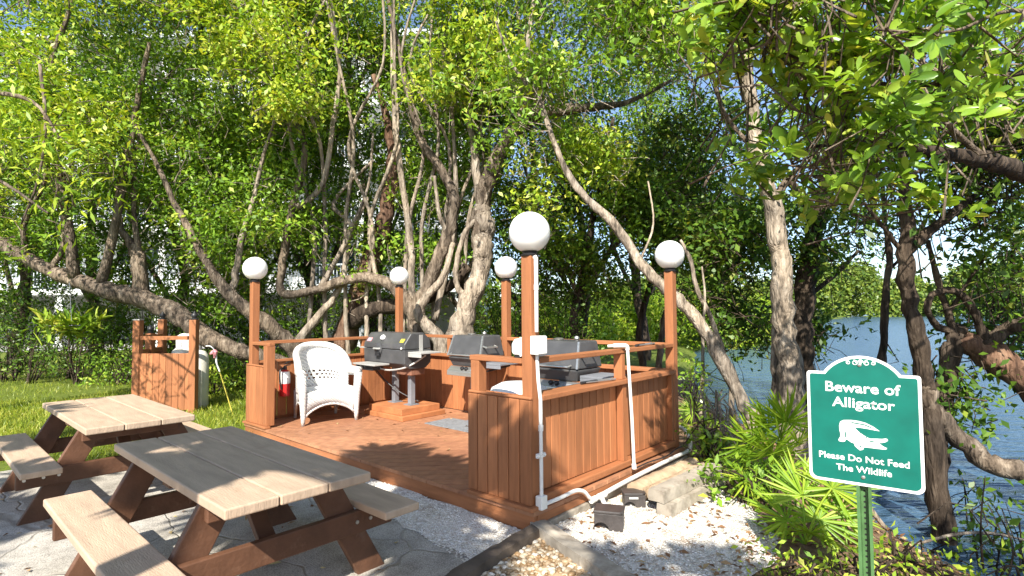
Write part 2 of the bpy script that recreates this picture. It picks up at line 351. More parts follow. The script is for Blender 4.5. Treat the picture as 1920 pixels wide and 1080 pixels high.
# ================================================================== SETTING
BANK = np.array([(-14,60), (-9,24), (-4.5,13), (-1.8,7.4), (.2,5.3), (1.05,3.8), (1.75,2.7), (2.45,1.9), (3.4,1.15), (6,-.1), (40,-10)], float)
def bankdist(P):                                      # > 0 on land
    best = np.full(len(P), 1e9); sgn = np.ones(len(P))
    for a, b in zip(BANK[:-1], BANK[1:]):
        d = b-a; t = np.clip(((P-a) @ d)/(d @ d), 0, 1); q = a+t[:, None]*d; r = P-q; ds = np.hypot(r[:, 0], r[:, 1])
        s = np.where(r[:, 0]*d[1]-r[:, 1]*d[0] > 0, 1., -1.); k = ds < best; best = np.where(k, ds, best); sgn = np.where(k, s, sgn)
    return best*sgn
WATER_Z = -.42
def gz(x, y):
    P = np.array([[x, y]]); return float(gzs(P)[0])
def gzs(P):
    sd = bankdist(P); t = np.clip((.9-sd)/2.2, 0, 1); t = t*t*(3-2*t)
    far = np.clip((np.hypot(P[:, 0]-2, P[:, 1])-70)/30, 0, 1)
    bump = .02*np.sin(P[:, 0]*2.1+P[:, 1]*1.3)*np.sin(P[:, 1]*2.7-P[:, 0])*np.clip(sd-.6, 0, 1)*0
    return -1.1*t*(1-0*far)+bump
def axis(lo, hi, f0, f1, st):
    a = list(np.arange(f0, f1+1e-6, st)); x = f0; s = st
    while x > lo: s *= 1.25; x -= s; a.insert(0, x)
    x = f1; s = st
    while x < hi: s *= 1.25; x += s; a.append(x)
    return np.array(a)
gx = axis(-900, 700, -9, 9, .2); gy = axis(-300, 1100, -5, 9, .2)
GX, GY = np.meshgrid(gx, gy); gp = np.stack([GX.ravel(), GY.ravel()], 1); gZ = gzs(gp)
nx = len(gx); ii = np.arange(len(gy)-1)[:, None]*nx+np.arange(nx-1)[None]
gF = np.stack([ii, ii+1, ii+nx+1, ii+nx], -1).reshape(-1, 4)
def ground_mat():
    m, n, p = newmat('ground_earth'); L = n.links.new
    tc = N(n, 'ShaderNodeTexCoord'); sp = N(n, 'ShaderNodeSeparateXYZ'); L(tc.outputs['Object'], sp.inputs[0])
    n1 = N(n, 'ShaderNodeTexNoise'); n1.inputs['Scale'].default_value = 9; n1.inputs['Detail'].default_value = 9; n1.inputs['Roughness'].default_value = .75; L(tc.outputs['Object'], n1.inputs['Vector'])
    dirt = ramp(n, [(.3, (.09,.055,.035)), (.5, (.21,.135,.085)), (.68, (.36,.26,.18))]); L(n1.outputs['Fac'], dirt.inputs[0])
    gr = ramp(n, [(.3, (.06,.085,.015)), (.55, (.13,.17,.03)), (.75, (.24,.22,.09))]); L(n1.outputs['Fac'], gr.inputs[0])
    n2 = N(n, 'ShaderNodeTexNoise'); n2.inputs['Scale'].default_value = .9; n2.inputs['Detail'].default_value = 5; L(tc.outputs['Object'], n2.inputs['Vector'])
    ma = N(n, 'ShaderNodeMath', operation='MULTIPLY_ADD'); L(n2.outputs['Fac'], ma.inputs[0]); ma.inputs[1].default_value = 2.2; L(sp.outputs['X'], ma.inputs[2])
    mr = N(n, 'ShaderNodeMapRange'); mr.inputs[1].default_value = -3.4; mr.inputs[2].default_value = -2.6; mr.inputs[3].default_value = 1; mr.inputs[4].default_value = 0; L(ma.outputs[0], mr.inputs[0])
    mx = N(n, 'ShaderNodeMix', data_type='RGBA'); L(mr.outputs[0], mx.inputs[0]); L(dirt.outputs[0], mx.inputs[6]); L(gr.outputs[0], mx.inputs[7])
    L(mx.outputs[2], p.inputs['Base Color']); p.inputs['Roughness'].default_value = .95; p.inputs['Specular IOR Level'].default_value = .1
    b = N(n, 'ShaderNodeBump'); b.inputs['Strength'].default_value = .8; b.inputs['Distance'].default_value = .03; L(n1.outputs['Fac'], b.inputs['Height']); L(b.outputs[0], p.inputs['Normal'])
    return m
prop(mesh_np('ground', np.column_stack([gp, gZ]), gF, [ground_mat()], smooth=True), kind='structure')
def water_mat():
    m, n, p = newmat('creek_water'); L = n.links.new
    tc = N(n, 'ShaderNodeTexCoord'); mp = N(n, 'ShaderNodeMapping'); mp.vector_type = 'TEXTURE'; mp.inputs['Rotation'].default_value = (0, 0, .727); mp.inputs['Scale'].default_value = (3.4, 1, 1); L(tc.outputs['Object'], mp.inputs[0])
    n1 = N(n, 'ShaderNodeTexNoise'); n1.inputs['Scale'].default_value = 4.2; n1.inputs['Detail'].default_value = 4; L(mp.outputs[0], n1.inputs['Vector'])
    b = N(n, 'ShaderNodeBump'); b.inputs['Strength'].default_value = .8; b.inputs['Distance'].default_value = .13; L(n1.outputs['Fac'], b.inputs['Height']); L(b.outputs[0], p.inputs['Normal'])
    p.inputs['Base Color'].default_value = (.04,.085,.14,1); p.inputs['Roughness'].default_value = .2; p.inputs['IOR'].default_value = 1.33; p.inputs['Specular IOR Level'].default_value = .75
    return m
mb = MB(); mb.add([(-900,-300,WATER_Z), (700,-300,WATER_Z), (700,1100,WATER_Z), (-900,1100,WATER_Z)], [(0,1,2,3)])
# the creek sheet: only where the bed lies lower
q = bankdist(gp); cells = [tuple(f) for f in gF if q[f].min() < .9]
used = sorted({i for f in cells for i in f}); remap = {i: k for k, i in enumerate(used)}
prop(mesh_np('creek_water', np.column_stack([gp[used], np.full(len(used), WATER_Z)]), np.array([[remap[i] for i in f] for f in cells]), [water_mat()]), kind='structure')

def clip(poly, a, b, c):                              # keep a*x + b*y <= c
    out = []
    for i in range(len(poly)):
        p = poly[i]; r = poly[(i+1) % len(poly)]; dp = a*p[0]+b*p[1]-c; dr = a*r[0]+b*r[1]-c
        if dp <= 0: out.append(p)
        if dp*dr < 0: t = dp/(dp-dr); out.append((p[0]+t*(r[0]-p[0]), p[1]+t*(r[1]-p[1])))
    return out
def sheet(name, poly, z, mat, kind='structure', wob=0):
    mb = MB(); mb.add([(x, y, z) for x, y in poly], [tuple(range(len(poly)))]); return prop(obj(name, mb, mat), kind=kind)
def wobble(poly, step=.18, amp=.03):
    out = []
    for i in range(len(poly)):
        a = Vector(poly[i]); b = Vector(poly[(i+1) % len(poly)]); k = max(1, int((b-a).length/step))
        for j in range(k): p = a.lerp(b, j/k); out.append((p.x+random.uniform(-amp, amp), p.y+random.uniform(-amp, amp)))
    return out
def pave_mat():
    m, n, p = newmat('flagstone_concrete'); L = n.links.new
    tc = N(n, 'ShaderNodeTexCoord'); nz = N(n, 'ShaderNodeTexNoise'); nz.inputs['Scale'].default_value = 1.6; nz.inputs['Detail'].default_value = 3; L(tc.outputs['Object'], nz.inputs['Vector'])
    va = N(n, 'ShaderNodeVectorMath', operation='MULTIPLY_ADD'); L(nz.outputs['Color'], va.inputs[0]); va.inputs[1].default_value = (.5,.5,0); L(tc.outputs['Object'], va.inputs[2])
    v = N(n, 'ShaderNodeTexVoronoi', feature='DISTANCE_TO_EDGE'); v.inputs['Scale'].default_value = 1.35; L(va.outputs[0], v.inputs['Vector'])
    j = ramp(n, [(.003, (0,0,0)), (.016, (1,1,1))]); L(v.outputs['Distance'], j.inputs[0])
    f = N(n, 'ShaderNodeTexNoise'); f.inputs['Scale'].default_value = 130; f.inputs['Detail'].default_value = 4; L(tc.outputs['Object'], f.inputs['Vector'])
    f2 = N(n, 'ShaderNodeTexNoise'); f2.inputs['Scale'].default_value = 3.3; f2.inputs['Detail'].default_value = 7; f2.inputs['Roughness'].default_value = .65; L(tc.outputs['Object'], f2.inputs['Vector'])
    r1 = ramp(n, [(.32, (.28,.26,.225)), (.5, (.44,.41,.36)), (.7, (.56,.53,.475))]); L(f2.outputs['Fac'], r1.inputs[0])
    r2 = ramp(n, [(.35, (.55,.55,.55)), (.6, (1.15,1.15,1.15))]); L(f.outputs['Fac'], r2.inputs[0])
    mx = N(n, 'ShaderNodeMix', data_type='RGBA', blend_type='MULTIPLY'); mx.inputs[0].default_value = 1; L(r1.outputs[0], mx.inputs[6]); L(r2.outputs[0], mx.inputs[7])
    m2 = N(n, 'ShaderNodeMix', data_type='RGBA'); L(j.outputs[0], m2.inputs[0]); m2.inputs[6].default_value = (.33,.305,.26,1); L(mx.outputs[2], m2.inputs[7])
    L(m2.outputs[2], p.inputs['Base Color']); p.inputs['Roughness'].default_value = .9; p.inputs['Specular IOR Level'].default_value = .2
    ad = N(n, 'ShaderNodeMath', operation='MULTIPLY_ADD'); L(f.outputs['Fac'], ad.inputs[0]); ad.inputs[1].default_value = .35; L(j.outputs[0], ad.inputs[2])
    b = N(n, 'ShaderNodeBump'); b.inputs['Strength'].default_value = .7; b.inputs['Distance'].default_value = .012; L(ad.outputs[0], b.inputs['Height']); L(b.outputs[0], p.inputs['Normal'])
    return m
pav = wobble([(-4.85,-9), (-.55,-9), (-.35,-1.6), (.13,-.72), (-.02,-.16), (-4.3,-.22), (-4.45,-1.35), (-4.9,-1.9)], .2, .025)
sheet('flagstone_pavement', pav, .006, pave_mat())
def shell_mat(name, a, b, c, sc1=90):
    m, n, p = newmat(name); L = n.links.new; tc = N(n, 'ShaderNodeTexCoord')
    v = N(n, 'ShaderNodeTexVoronoi'); v.inputs['Scale'].default_value = sc1; L(tc.outputs['Object'], v.inputs['Vector'])
    sx = N(n, 'ShaderNodeSeparateColor'); L(v.outputs['Color'], sx.inputs[0])
    r = ramp(n, [(0, a), (.35, b), (1, c)]); L(sx.outputs[0], r.inputs[0])
    nz = N(n, 'ShaderNodeTexNoise'); nz.inputs['Scale'].default_value = 2.6; nz.inputs['Detail'].default_value = 7; nz.inputs['Roughness'].default_value = .7; L(tc.outputs['Object'], nz.inputs['Vector'])
    r2 = ramp(n, [(.50, (0,0,0)), (.70, (1,1,1))]); L(nz.outputs['Fac'], r2.inputs[0])
    mx = N(n, 'ShaderNodeMix', data_type='RGBA'); L(r2.outputs[0], mx.inputs[0]); L(r.outputs[0], mx.inputs[6]); mx.inputs[7].default_value = (.30,.20,.12,1)
    L(mx.outputs[2], p.inputs['Base Color']); p.inputs['Roughness'].default_value = .9; p.inputs['Specular IOR Level'].default_value = .2
    b = N(n, 'ShaderNodeBump'); b.inputs['Strength'].default_value = 1; b.inputs['Distance'].default_value = .012; L(v.outputs['Distance'], b.inputs['Height']); L(b.outputs[0], p.inputs['Normal'])
    return m
M_shell = shell_mat('crushed_shell', (.52,.46,.38), (.72,.68,.61), (.84,.82,.77))
sheet('shell_strip', wobble([(-4.3,-.30), (-4.3,-.03), (.02,-.03), (.14,-.66), (-.05,-.60), (-.9,-.52)], .15, .03), .010, M_shell)
shell_poly = wobble([(.03,.02), (.86,-.16), (1.35,.1), (1.45,.62), (1.25,1.15), (.95,1.55), (.55,1.75), (.3,2.3), (.06,2.3)], .15, .04)
sheet('shell_bed', shell_poly, .006, M_shell)
peb_poly = [(.17,-.70), (.05,-.02), (.82,-.22), (1.5,-1.3), (.4,-1.8)]
sheet('pebble_bed', peb_poly, .005, basic('pebble_sand', (.40,.29,.17), .9, .3, 20, .6, 60))
pl = [atz(-900, 676), atz(545, 652), atz(640, 612), atz(-900, 612)]
sheet('parking_lot', [(p.x, p.y) for p in pl], .02, basic('parking_concrete', (.42,.41,.39), .85, .12, .4, .2, 20))

def inpoly(P, poly):
    c = np.zeros(len(P), bool); n = len(poly)
    for i in range(n):
        x0, y0 = poly[i]; x1, y1 = poly[(i+1) % n]
        k = ((y0 > P[:, 1]) != (y1 > P[:, 1])); xx = (x1-x0)*(P[:, 1]-y0)/((y1-y0) if y1 != y0 else 1e-9)+x0; c ^= k & (P[:, 0] < xx)
    return c
def scatter(poly, n):
    p = np.array(poly); lo = p.min(0); hi = p.max(0); q = rng.uniform(lo, hi, (n*4, 2)); q = q[inpoly(q, poly)]; return q[:n]
_oct = np.array([(1,0,0), (-1,0,0), (0,1,0), (0,-1,0), (0,0,1), (0,0,-1)], float)
def stones(name, Q, z, smin, smax, mat, flat=.6):
    bm = bmesh.new(); bmesh.ops.create_icosphere(bm, subdivisions=1, radius=1); tv = np.array([tuple(v.co) for v in bm.verts]); tf = np.array([[v.index for v in f.verts] for f in bm.faces]); bm.free()
    n = len(Q); s = rng.uniform(smin, smax, n); A = rng.uniform(0, 6.28, n); sx = rng.uniform(.7, 1.3, n)
    V = tv[None]*(1+rng.normal(size=(n, len(tv), 1))*.12); V = V*np.stack([s*sx, s/sx, s*flat], 1)[:, None]
    c, q = np.cos(A)[:, None], np.sin(A)[:, None]; X = V[..., 0]*c-V[..., 1]*q; Y = V[..., 0]*q+V[..., 1]*c
    zz = z if hasattr(z, '__len__') else np.full(n, z)
    V = np.stack([X+Q[:, :1], Y+Q[:, 1:2], V[..., 2]+zz[:, None]+(s*flat*.55)[:, None]], -1).reshape(-1, 3)
    return prop(mesh_np(name, V, (tf[None]+(np.arange(n)*len(tv))[:, None, None]).reshape(-1, 3), [mat], smooth=True), kind='stuff')
def island_mat(name, stops, rough=.6):
    m, n, p = newmat(name); g = N(n, 'ShaderNodeNewGeometry'); r = ramp(n, stops); n.links.new(g.outputs['Random Per Island'], r.inputs[0]); n.links.new(r.outputs[0], p.inputs['Base Color']); p.inputs['Roughness'].default_value = rough; return m
M_peb = island_mat('pebbles', [(0, (.22,.13,.06)), (.3, (.38,.25,.13)), (.6, (.48,.38,.26)), (.85, (.58,.48,.34)), (1, (.70,.66,.58))], .5)
M_chip = island_mat('shell_chips', [(0, (.40,.34,.27)), (.4, (.66,.62,.55)), (1, (.82,.80,.76))], .7)
stones('river_pebbles', scatter(peb_poly, 2600), .004, .009, .024, M_peb)
stones('shell_chips', np.vstack([scatter(shell_poly, 5200), scatter([(-2.6,-.42), (-2.6,-.03), (0,-.03), (.14,-.66), (-.9,-.52)], 2600)]), .008, .004, .010, M_chip, .45)
# dry litter on the earth by the bank
lq = rng.uniform((-.2,-1.6), (4.5,5.5), (9000, 2)); sd = bankdist(lq); k = (sd > -.1) & ~((lq[:, 0] < 1.1) & (lq[:, 1] < 1.5) & (rng.random(len(lq)) < .80-.40*(np.sin(lq[:, 0]*5+1)*np.sin(lq[:, 1]*4.3) > .35))) & (lq[:, 0] > .05) & ~((lq[:, 0] < .9) & (lq[:, 1] < -.2))
lq = lq[k]; lz = gzs(lq)+.012
dl = rng.uniform((-4.5,.1), (-.3,2.2), (70, 2)); pv = rng.uniform((-4.2,-3.2), (-.2,-.3), (110, 2))
lz = np.concatenate([lz, np.full(70, .156), np.full(110, .014)]); lq = np.vstack([lq, dl, pv])
V, F = leaves(np.column_stack([lq, lz]), np.column_stack([rng.normal(size=(len(lq), 2)), rng.normal(size=len(lq))*.15]), np.column_stack([rng.normal(size=(len(lq), 2))*.4, np.ones(len(lq))]), rng.uniform(.03, .085, len(lq)), rng.uniform(.012, .035, len(lq)))
prop(mesh_np('leaf_litter', V, F, [L_dry]), kind='stuff')
# grass
def blades(name, Q, z, h0, h1, mat, wd=.006, lean=.5):
    n = len(Q); h = rng.uniform(h0, h1, n); P = np.column_stack([Q, z])
    D = np.column_stack([rng.normal(size=(n, 2))*lean, np.ones(n)]); V, F = leaves(P, D, rng.normal(size=(n, 3)), h, np.full(n, wd)); return V, F
gq = np.vstack([rng.uniform((-10.5,-3.2), (-4.5,4.5), (46000, 2)), rng.uniform((-19,-6), (-8,8), (26000, 2))])
dn = np.sin(gq[:, 0]*1.7+1)*np.sin(gq[:, 1]*1.9)+.5*np.sin(gq[:, 0]*4.1+gq[:, 1]*3); keep = (dn > -.75+rng.normal(size=len(gq))*.3) & ~inpoly(gq, pav)
_c2 = np.array([CAMP.x, CAMP.y]); _fd = np.array([FW.x, FW.y]); keep &= ((gq-_c2) @ _fd < 15.5)
gq = gq[keep]; V, F = blades('grass', gq, np.zeros(len(gq)), .05, .13, M_blade, .009, .55)
prop(mesh_np('lawn_grass', V, F, [M_blade]), kind='stuff')

# ------------------------------------------------------------------ building far behind the trees
RH = Vector((RT.x, RT.y, 0)).normalized(); FH = Vector((FW.x, FW.y, 0)).normalized()
Rb = Matrix((RH, FH, Vector((0,0,1)))).transposed()
def bldg():
    o = at(330, 588, 25.); o.z = 0; W_ = 34.
    t = thing('apartment_building', 'white apartment block with railed balconies seen in gaps behind the left trees', 'building', o)
    def B(mb, x0, x1, y0, y1, z0, z1, mi=0):
        c = o+RH*((x0+x1)/2)+FH*((y0+y1)/2); return mb.box((c.x, c.y, (z0+z1)/2), (x1-x0, y1-y0, z1-z0), Rb, mi)
    x0, x1 = -20., 14.; fl = [2.7, 5.6, 8.5, 11.4]
    mb = MB(); B(mb, x0, x1, 2., 12, 2.7, 14.2); B(mb, x0, x0+.25, 2.2, 12, 0, 2.69); B(mb, x1-.25, x1, 2.2, 12, 0, 2.69); B(mb, x0+.3, x1-.3, 9, 9.2, 0, 2.69); obj('wall', mb, M_bldg, t)
    for z in fl: mb = MB(); B(mb, x0-.1, x1+.1, -.2, 1.99, z-.25, z); obj('balcony_slab', mb, M_bldg, t)
    mb = MB(); B(mb, x0-.4, x1+.4, -.6, 12.4, 14.21, 14.5); obj('roof', mb, M_btrim, t)
    for k in range(8):
        xx = x0+1+k*(x1-x0-2)/7; mb = MB(); B(mb, xx-.2, xx+.2, -.1, .3, 0, 2.44); obj('column', mb, M_bldg, t)
        for z, z2 in zip(fl, fl[1:]+[14.2]):
            mb = MB(); B(mb, xx-.15, xx+.15, 0, .3, z+.002, z2-.252); obj('balcony_post', mb, M_bldg, t)
    for z in fl:
        mb = MB(); B(mb, x0, x1, -.06, 0, z+1.02, z+1.1); B(mb, x0, x1, -.05, -.01, z+.1, z+.15)
        for k in range(int((x1-x0)/.16)): xx = x0+k*.16; B(mb, xx, xx+.035, -.045, -.015, z+.152, z+1.018)
        obj('railing', mb, M_btrim, t)
        for k in range(7):
            xx = x0+2.2+k*4.6
            f = MB(); B(f, xx-.08, xx+2.5, 1.93, 1.995, z+.02, z+2.25); fo = obj('window', f, M_btrim, t)
            g = MB(); B(g, xx, xx+1.17, 1.91, 1.928, z+.1, z+2.17); B(g, xx+1.25, xx+2.42, 1.91, 1.928, z+.1, z+2.17); obj('pane', g, M_glass, fo)
bldg()

# ================================================================== DECK
DZ = .15; U = 4.75; V_ = 2.4
deck = thing('wooden_deck', 'low stained wooden deck floor with diagonal boards under the grills', 'deck', (-U/2, V_/2, 0))
mb = MB(); s2 = math.sqrt(.5); bw = .139; k = -4
rect = [(-U,-.03), (.03,-.03), (.03,V_+.03), (-U,V_+.03)]
cs = [x*s2-y*s2 for x, y in rect]; c = min(cs)
while c < max(cs):                                        # boards run along (1, 1)
    poly = clip(clip(rect, s2, -s2, c+bw-.009), -s2, s2, -c)
    if len(poly) >= 3: mb.prism(poly, (0,0,DZ-.03), (1,0,0), (0,1,0), (0,0,.03))
    c += bw
obj('floor', mb, M_floor, deck)
mb = MB(); mb.bb((-U,-.015,.0), (.02,.02,DZ-.033)); obj('fascia', mb, M_wx, deck, .004)
mb = MB(); mb.bb((-.005,.022,.055), (.026,V_+.02,DZ-.033)); obj('fascia', mb, M_wy, deck, .004)
mb = MB(); mb.bb((-U,.022,0), (-U+.03,V_+.02,DZ-.033)); obj('fascia', mb, M_wy, deck, .004)
mb = MB(); mb.bb((-.04,.03,-.02), (.045,V_+.05,.052)); obj('base_timber', mb, M_timber, deck, .006)
mb = MB(); mb.bb((-.62,-.05,DZ+.001), (.035,.04,DZ+.03)); obj('edge_trim', mb, M_wx, deck, .006)
mb = MB(); mb.bb((-U-.02,-.045,DZ+.001), (-4.13,.03,DZ+.028)); obj('edge_trim', mb, M_wx, deck, .006)

# lamp posts -----------------------------------------------------------------
def lamp():
    t = thing('lamp_post', 'square wooden lamp post with white globe', 'lamp post', (0,0,DZ))
    p = MB(); p.bb((-.046,-.046,DZ), (.046,.046,1.95)); obj('post', p, M_wv, t, .005)
    c_ = MB(); c_.lathe([(.062,1.9505), (.066,1.962), (.05,1.972), (.058,1.99), (.075,2.002)], (0,0,0), 20); obj('collar', c_, M_black, t, smooth=True)
    g = MB(); pr = [(.06,1.988)]
    for i in range(1, 25):
        a = math.pi*(1-i/24)*.87
        pr.append((max(.001, .151*math.sin(a)), 2.125+.151*math.cos(a)))
    g.lathe(pr, (0,0,0), 36); obj('globe', g, M_globe, t, smooth='all')
    return t
LP = [(-.06,.06,'nearest globe lamp post, with white conduit and box on its side'), (-.06,2.34,'globe lamp post at the deck corner by the water'), (-4.69,.06,'globe lamp post behind the short panel, beside the wicker chair'),
      (-4.69,2.34,'globe lamp post rising behind the barrel lid grill'), (-2.37,2.34,'globe lamp post halfway along the back wall of the deck')]
l0 = lamp()
for i, (x, y, lb) in enumerate(LP):
    o = l0 if i == 0 else copy_tree(l0); o.location = (x, y, DZ); prop(o, lb, 'lamp post', 'globe lamp posts round the deck')

# walls of the deck -------------------------------------------------------------
def boards_y(mb, x0, x1, y0, y1, z0, z1, n, gap=.009):
    w_ = (y1-y0)/n
    for k in range(n): mb.bb((x0, y0+k*w_+gap/2, z0), (x1, y0+(k+1)*w_-gap/2, z1))
def boards_x(mb, x0, x1, y0, y1, z0, z1, n, gap=.009):
    w_ = (x1-x0)/n
    for k in range(n): mb.bb((x0+k*w_+gap/2, y0, z0), (x0+(k+1)*w_-gap/2, y1, z1))
def wall_right():
    t = thing('deck_wall', 'stained board side wall with wide sill and open rail facing the shell bed', 'railing wall', (-.06, 1.2, DZ))
    mb = MB(); boards_y(mb, -.10, -.078, .108, 1.262, .228, .898, 11); obj('panel', mb, M_wv, t, .003)
    mb = MB(); boards_y(mb, -.10, -.078, 1.332, 2.292, .228, .898, 9); obj('panel', mb, M_wv, t, .003)
    mb = MB(); mb.bb((-.17,.108,.90), (.012,2.292,.94)); obj('sill', mb, M_wy, t, .006)
    mb = MB(); mb.bb((-.105,.108,1.17), (-.012,2.292,1.21)); obj('top_rail', mb, M_wy, t, .006)
    mb = MB(); mb.bb((-.085,.108,.166), (.0,2.292,.226)); obj('bottom_rail', mb, M_wy, t, .012, seg=3)
    mb = MB(); mb.bb((-.077,1.264,.2262), (-.01,1.33,.899)); mb.bb((-.10,1.264,.941), (-.02,1.33,1.169)); obj('post', mb, M_wv, t, .004)
    mb = MB(); mb.bb((-.077,.1085,.2262), (-.02,.15,.899)); obj('post', mb, M_wv, t, .004)
    mb = MB(); mb.bb((-.077,2.25,.2262), (-.02,2.2915,.899)); obj('post', mb, M_wv, t, .004)
    mb = MB(); boards_y(mb, -.165, -.145, .108, 2.292, .16, .898, 22); obj('inner_panel', mb, M_wv, t, .003)
wall_right()
def wall_left():
    t = thing('deck_wall', 'shaded slatted side wall behind the wicker chair with thin top rail', 'railing wall', (-4.69, 1.2, DZ))
    mb = MB(); boards_y(mb, -4.70, -4.678, .108, 2.29, .19, .90, 17, .010); obj('panel', mb, M_wv, t, .003)
    mb = MB(); mb.bb((-4.73,.108,.902), (-4.65,2.29,.935)); obj('sill', mb, M_wy, t, .005)
    mb = MB(); mb.bb((-4.74,.108,1.145), (-4.645,2.29,1.185)); obj('top_rail', mb, M_wy, t, .005)
    for y in (.85, 1.65): mb = MB(); mb.bb((-4.73,y,.936), (-4.66,y+.07,1.144)); obj('post', mb, M_wv, t, .004)
    mb = MB(); mb.bb((-4.74,.108,.151), (-4.70,2.29,.188)); obj('bottom_rail', mb, M_wy, t, .004)
wall_left()
def wall_back():
    t = thing('deck_wall', 'stained board back wall behind the grills with low open rail', 'railing wall', (-2.4, 2.34, DZ))
    mb = MB(); boards_x(mb, -4.64, -2.42, 2.325, 2.347, .16, .90, 18); obj('panel', mb, M_wv, t, .003)
    mb = MB(); boards_x(mb, -2.32, -.11, 2.325, 2.347, .16, .90, 18); obj('panel', mb, M_wv, t, .003)
    mb = MB(); mb.bb((-4.64,2.27,.902), (-2.42,2.39,.94)); mb.bb((-2.32,2.27,.902), (-.11,2.39,.94)); obj('sill', mb, M_wx, t, .005)
    mb = MB(); mb.bb((-4.64,2.29,1.17), (-2.42,2.385,1.21)); mb.bb((-2.32,2.29,1.17), (-.11,2.385,1.21)); obj('top_rail', mb, M_wx, t, .005)
    for x in (-3.5, -1.2): mb = MB(); mb.bb((x,2.30,.941), (x+.07,2.37,1.169)); obj('post', mb, M_wv, t, .004)
wall_back()
def wall_short(x0, x1, near):
    if near:
        t = thing('deck_wall', 'short board panel with dappled shade in front of the nearest lamp post', 'railing wall', ((x0+x1)/2, 0, DZ))
        mb = MB(); boards_x(mb, x0, x1, -.018, .010, .182, .915, 6); obj('panel', mb, M_wv, t, .004)
        mb = MB(); mb.bb((x0,-.018,.917), (x1,.0115,.94)); obj('cap', mb, M_wx, t, .012, seg=3)
        mb = MB(); mb.bb((x0+.004,.0125,.181), (x0+.094,.10,1.167)); obj('post', mb, M_wv, t, .004)
        mb = MB(); mb.bb((x0-.01,.012,1.168), (-.108,.105,1.208)); obj('top_rail', mb, M_wx, t, .005)
        mb = MB(); boards_x(mb, x0+.1, -.11, .08, .10, .181, .93, 5); obj('inner_panel', mb, M_wv, t, .003)
    else:
        t = thing('deck_wall', 'short sunlit board panel by the lawn, in front of a lamp post', 'railing wall', ((x0+x1)/2, 0, DZ))
        mb = MB(); boards_x(mb, x0, x1-.1, -.015, .012, .18, .88, 5); obj('panel', mb, M_wv, t, .004)
        mb = MB(); mb.bb((x0,-.015,.882), (x1-.1,.0125,.905)); obj('cap', mb, M_wx, t, .010, seg=3)
        mb = MB(); mb.bb((x1-.097,-.012,.179), (x1,.09,1.143)); obj('post', mb, M_wv, t, .004)
        mb = MB(); mb.bb((-4.642,.015,1.1445), (x1+.003,.088,1.184)); obj('top_rail', mb, M_wx, t, .005)
wall_short(-.64, .0, True); wall_short(-4.745, -4.16, False)

# ================================================================== PICNIC TABLES
def picnic(name_label):
    t = thing('picnic_table', name_label, 'picnic table')
    hw = .372; w3 = 2*hw/3
    for k in range(3):
        y0 = -hw+k*w3; mb = MB(); mb.bb((-.915,y0+.003,.65), (.915,y0+w3-.003,.70)); obj('tabletop_plank', mb, M_table, t, .009, local=True, seg=3)
    for s in (-1, 1):
        mb = MB(); mb.bb((-.88,s*.605-.118,.397), (.88,s*.605+.118,.442)); obj('bench', mb, M_table, t, .009, local=True, seg=3)
    for sx in (-1, 1):
        x = sx*.60
        mb = MB(); mb.bb((x-.022,-.715,.268), (x+.022,.715,.396)); b = obj('crossbeam', mb, M_brown, t, .006, local=True)
        bo = MB()
        for yy in (-.56, -.47, .47, .56, -.67, .67): bo.cyl((x+sx*.0225,yy,.335), (x+sx*.029,yy,.335), .011, n=8)
        obj('bolt', bo, M_bolt, b, local=True)
        mb = MB(); mb.bb((x-.022,-.335,.555), (x+.022,.335,.649)); obj('cleat', mb, M_brown, t, .006, local=True)
        for s in (-1, 1):
            mb = MB(); xo = x-sx*.046
            a = [(s*.17,.648), (s*.345,.648), (s*.70,.0), (s*.515,.0)]
            mb.prism(a, (xo-.0225,0,0), (0,1,0), (0,0,1), (.045,0,0)); obj('leg', mb, M_brown, t, .006, local=True)
        mb = MB(); mb.bar((x-sx*.07,0,.33), (x-sx*.42,0,.622), .09, .04); obj('brace', mb, M_brown, t, .004, local=True)
    mb = MB(); mb.bb((-.06,-.33,.60), (.06,.33,.648)); obj('centre_cleat', mb, M_brown, t, .006, local=True)
    return t
t2 = picnic('nearest picnic table, tan top half in shade, two plank benches'); t2.location = (-.955, -1.667, 0)
t1 = copy_tree(t2); t1.location = (-3.50, -1.685, 0); t1['label'] = 'farther picnic table in full sun at the edge of the lawn'
for o in (t1, t2): prop(o, None, 'picnic table', 'picnic tables on the pavement')

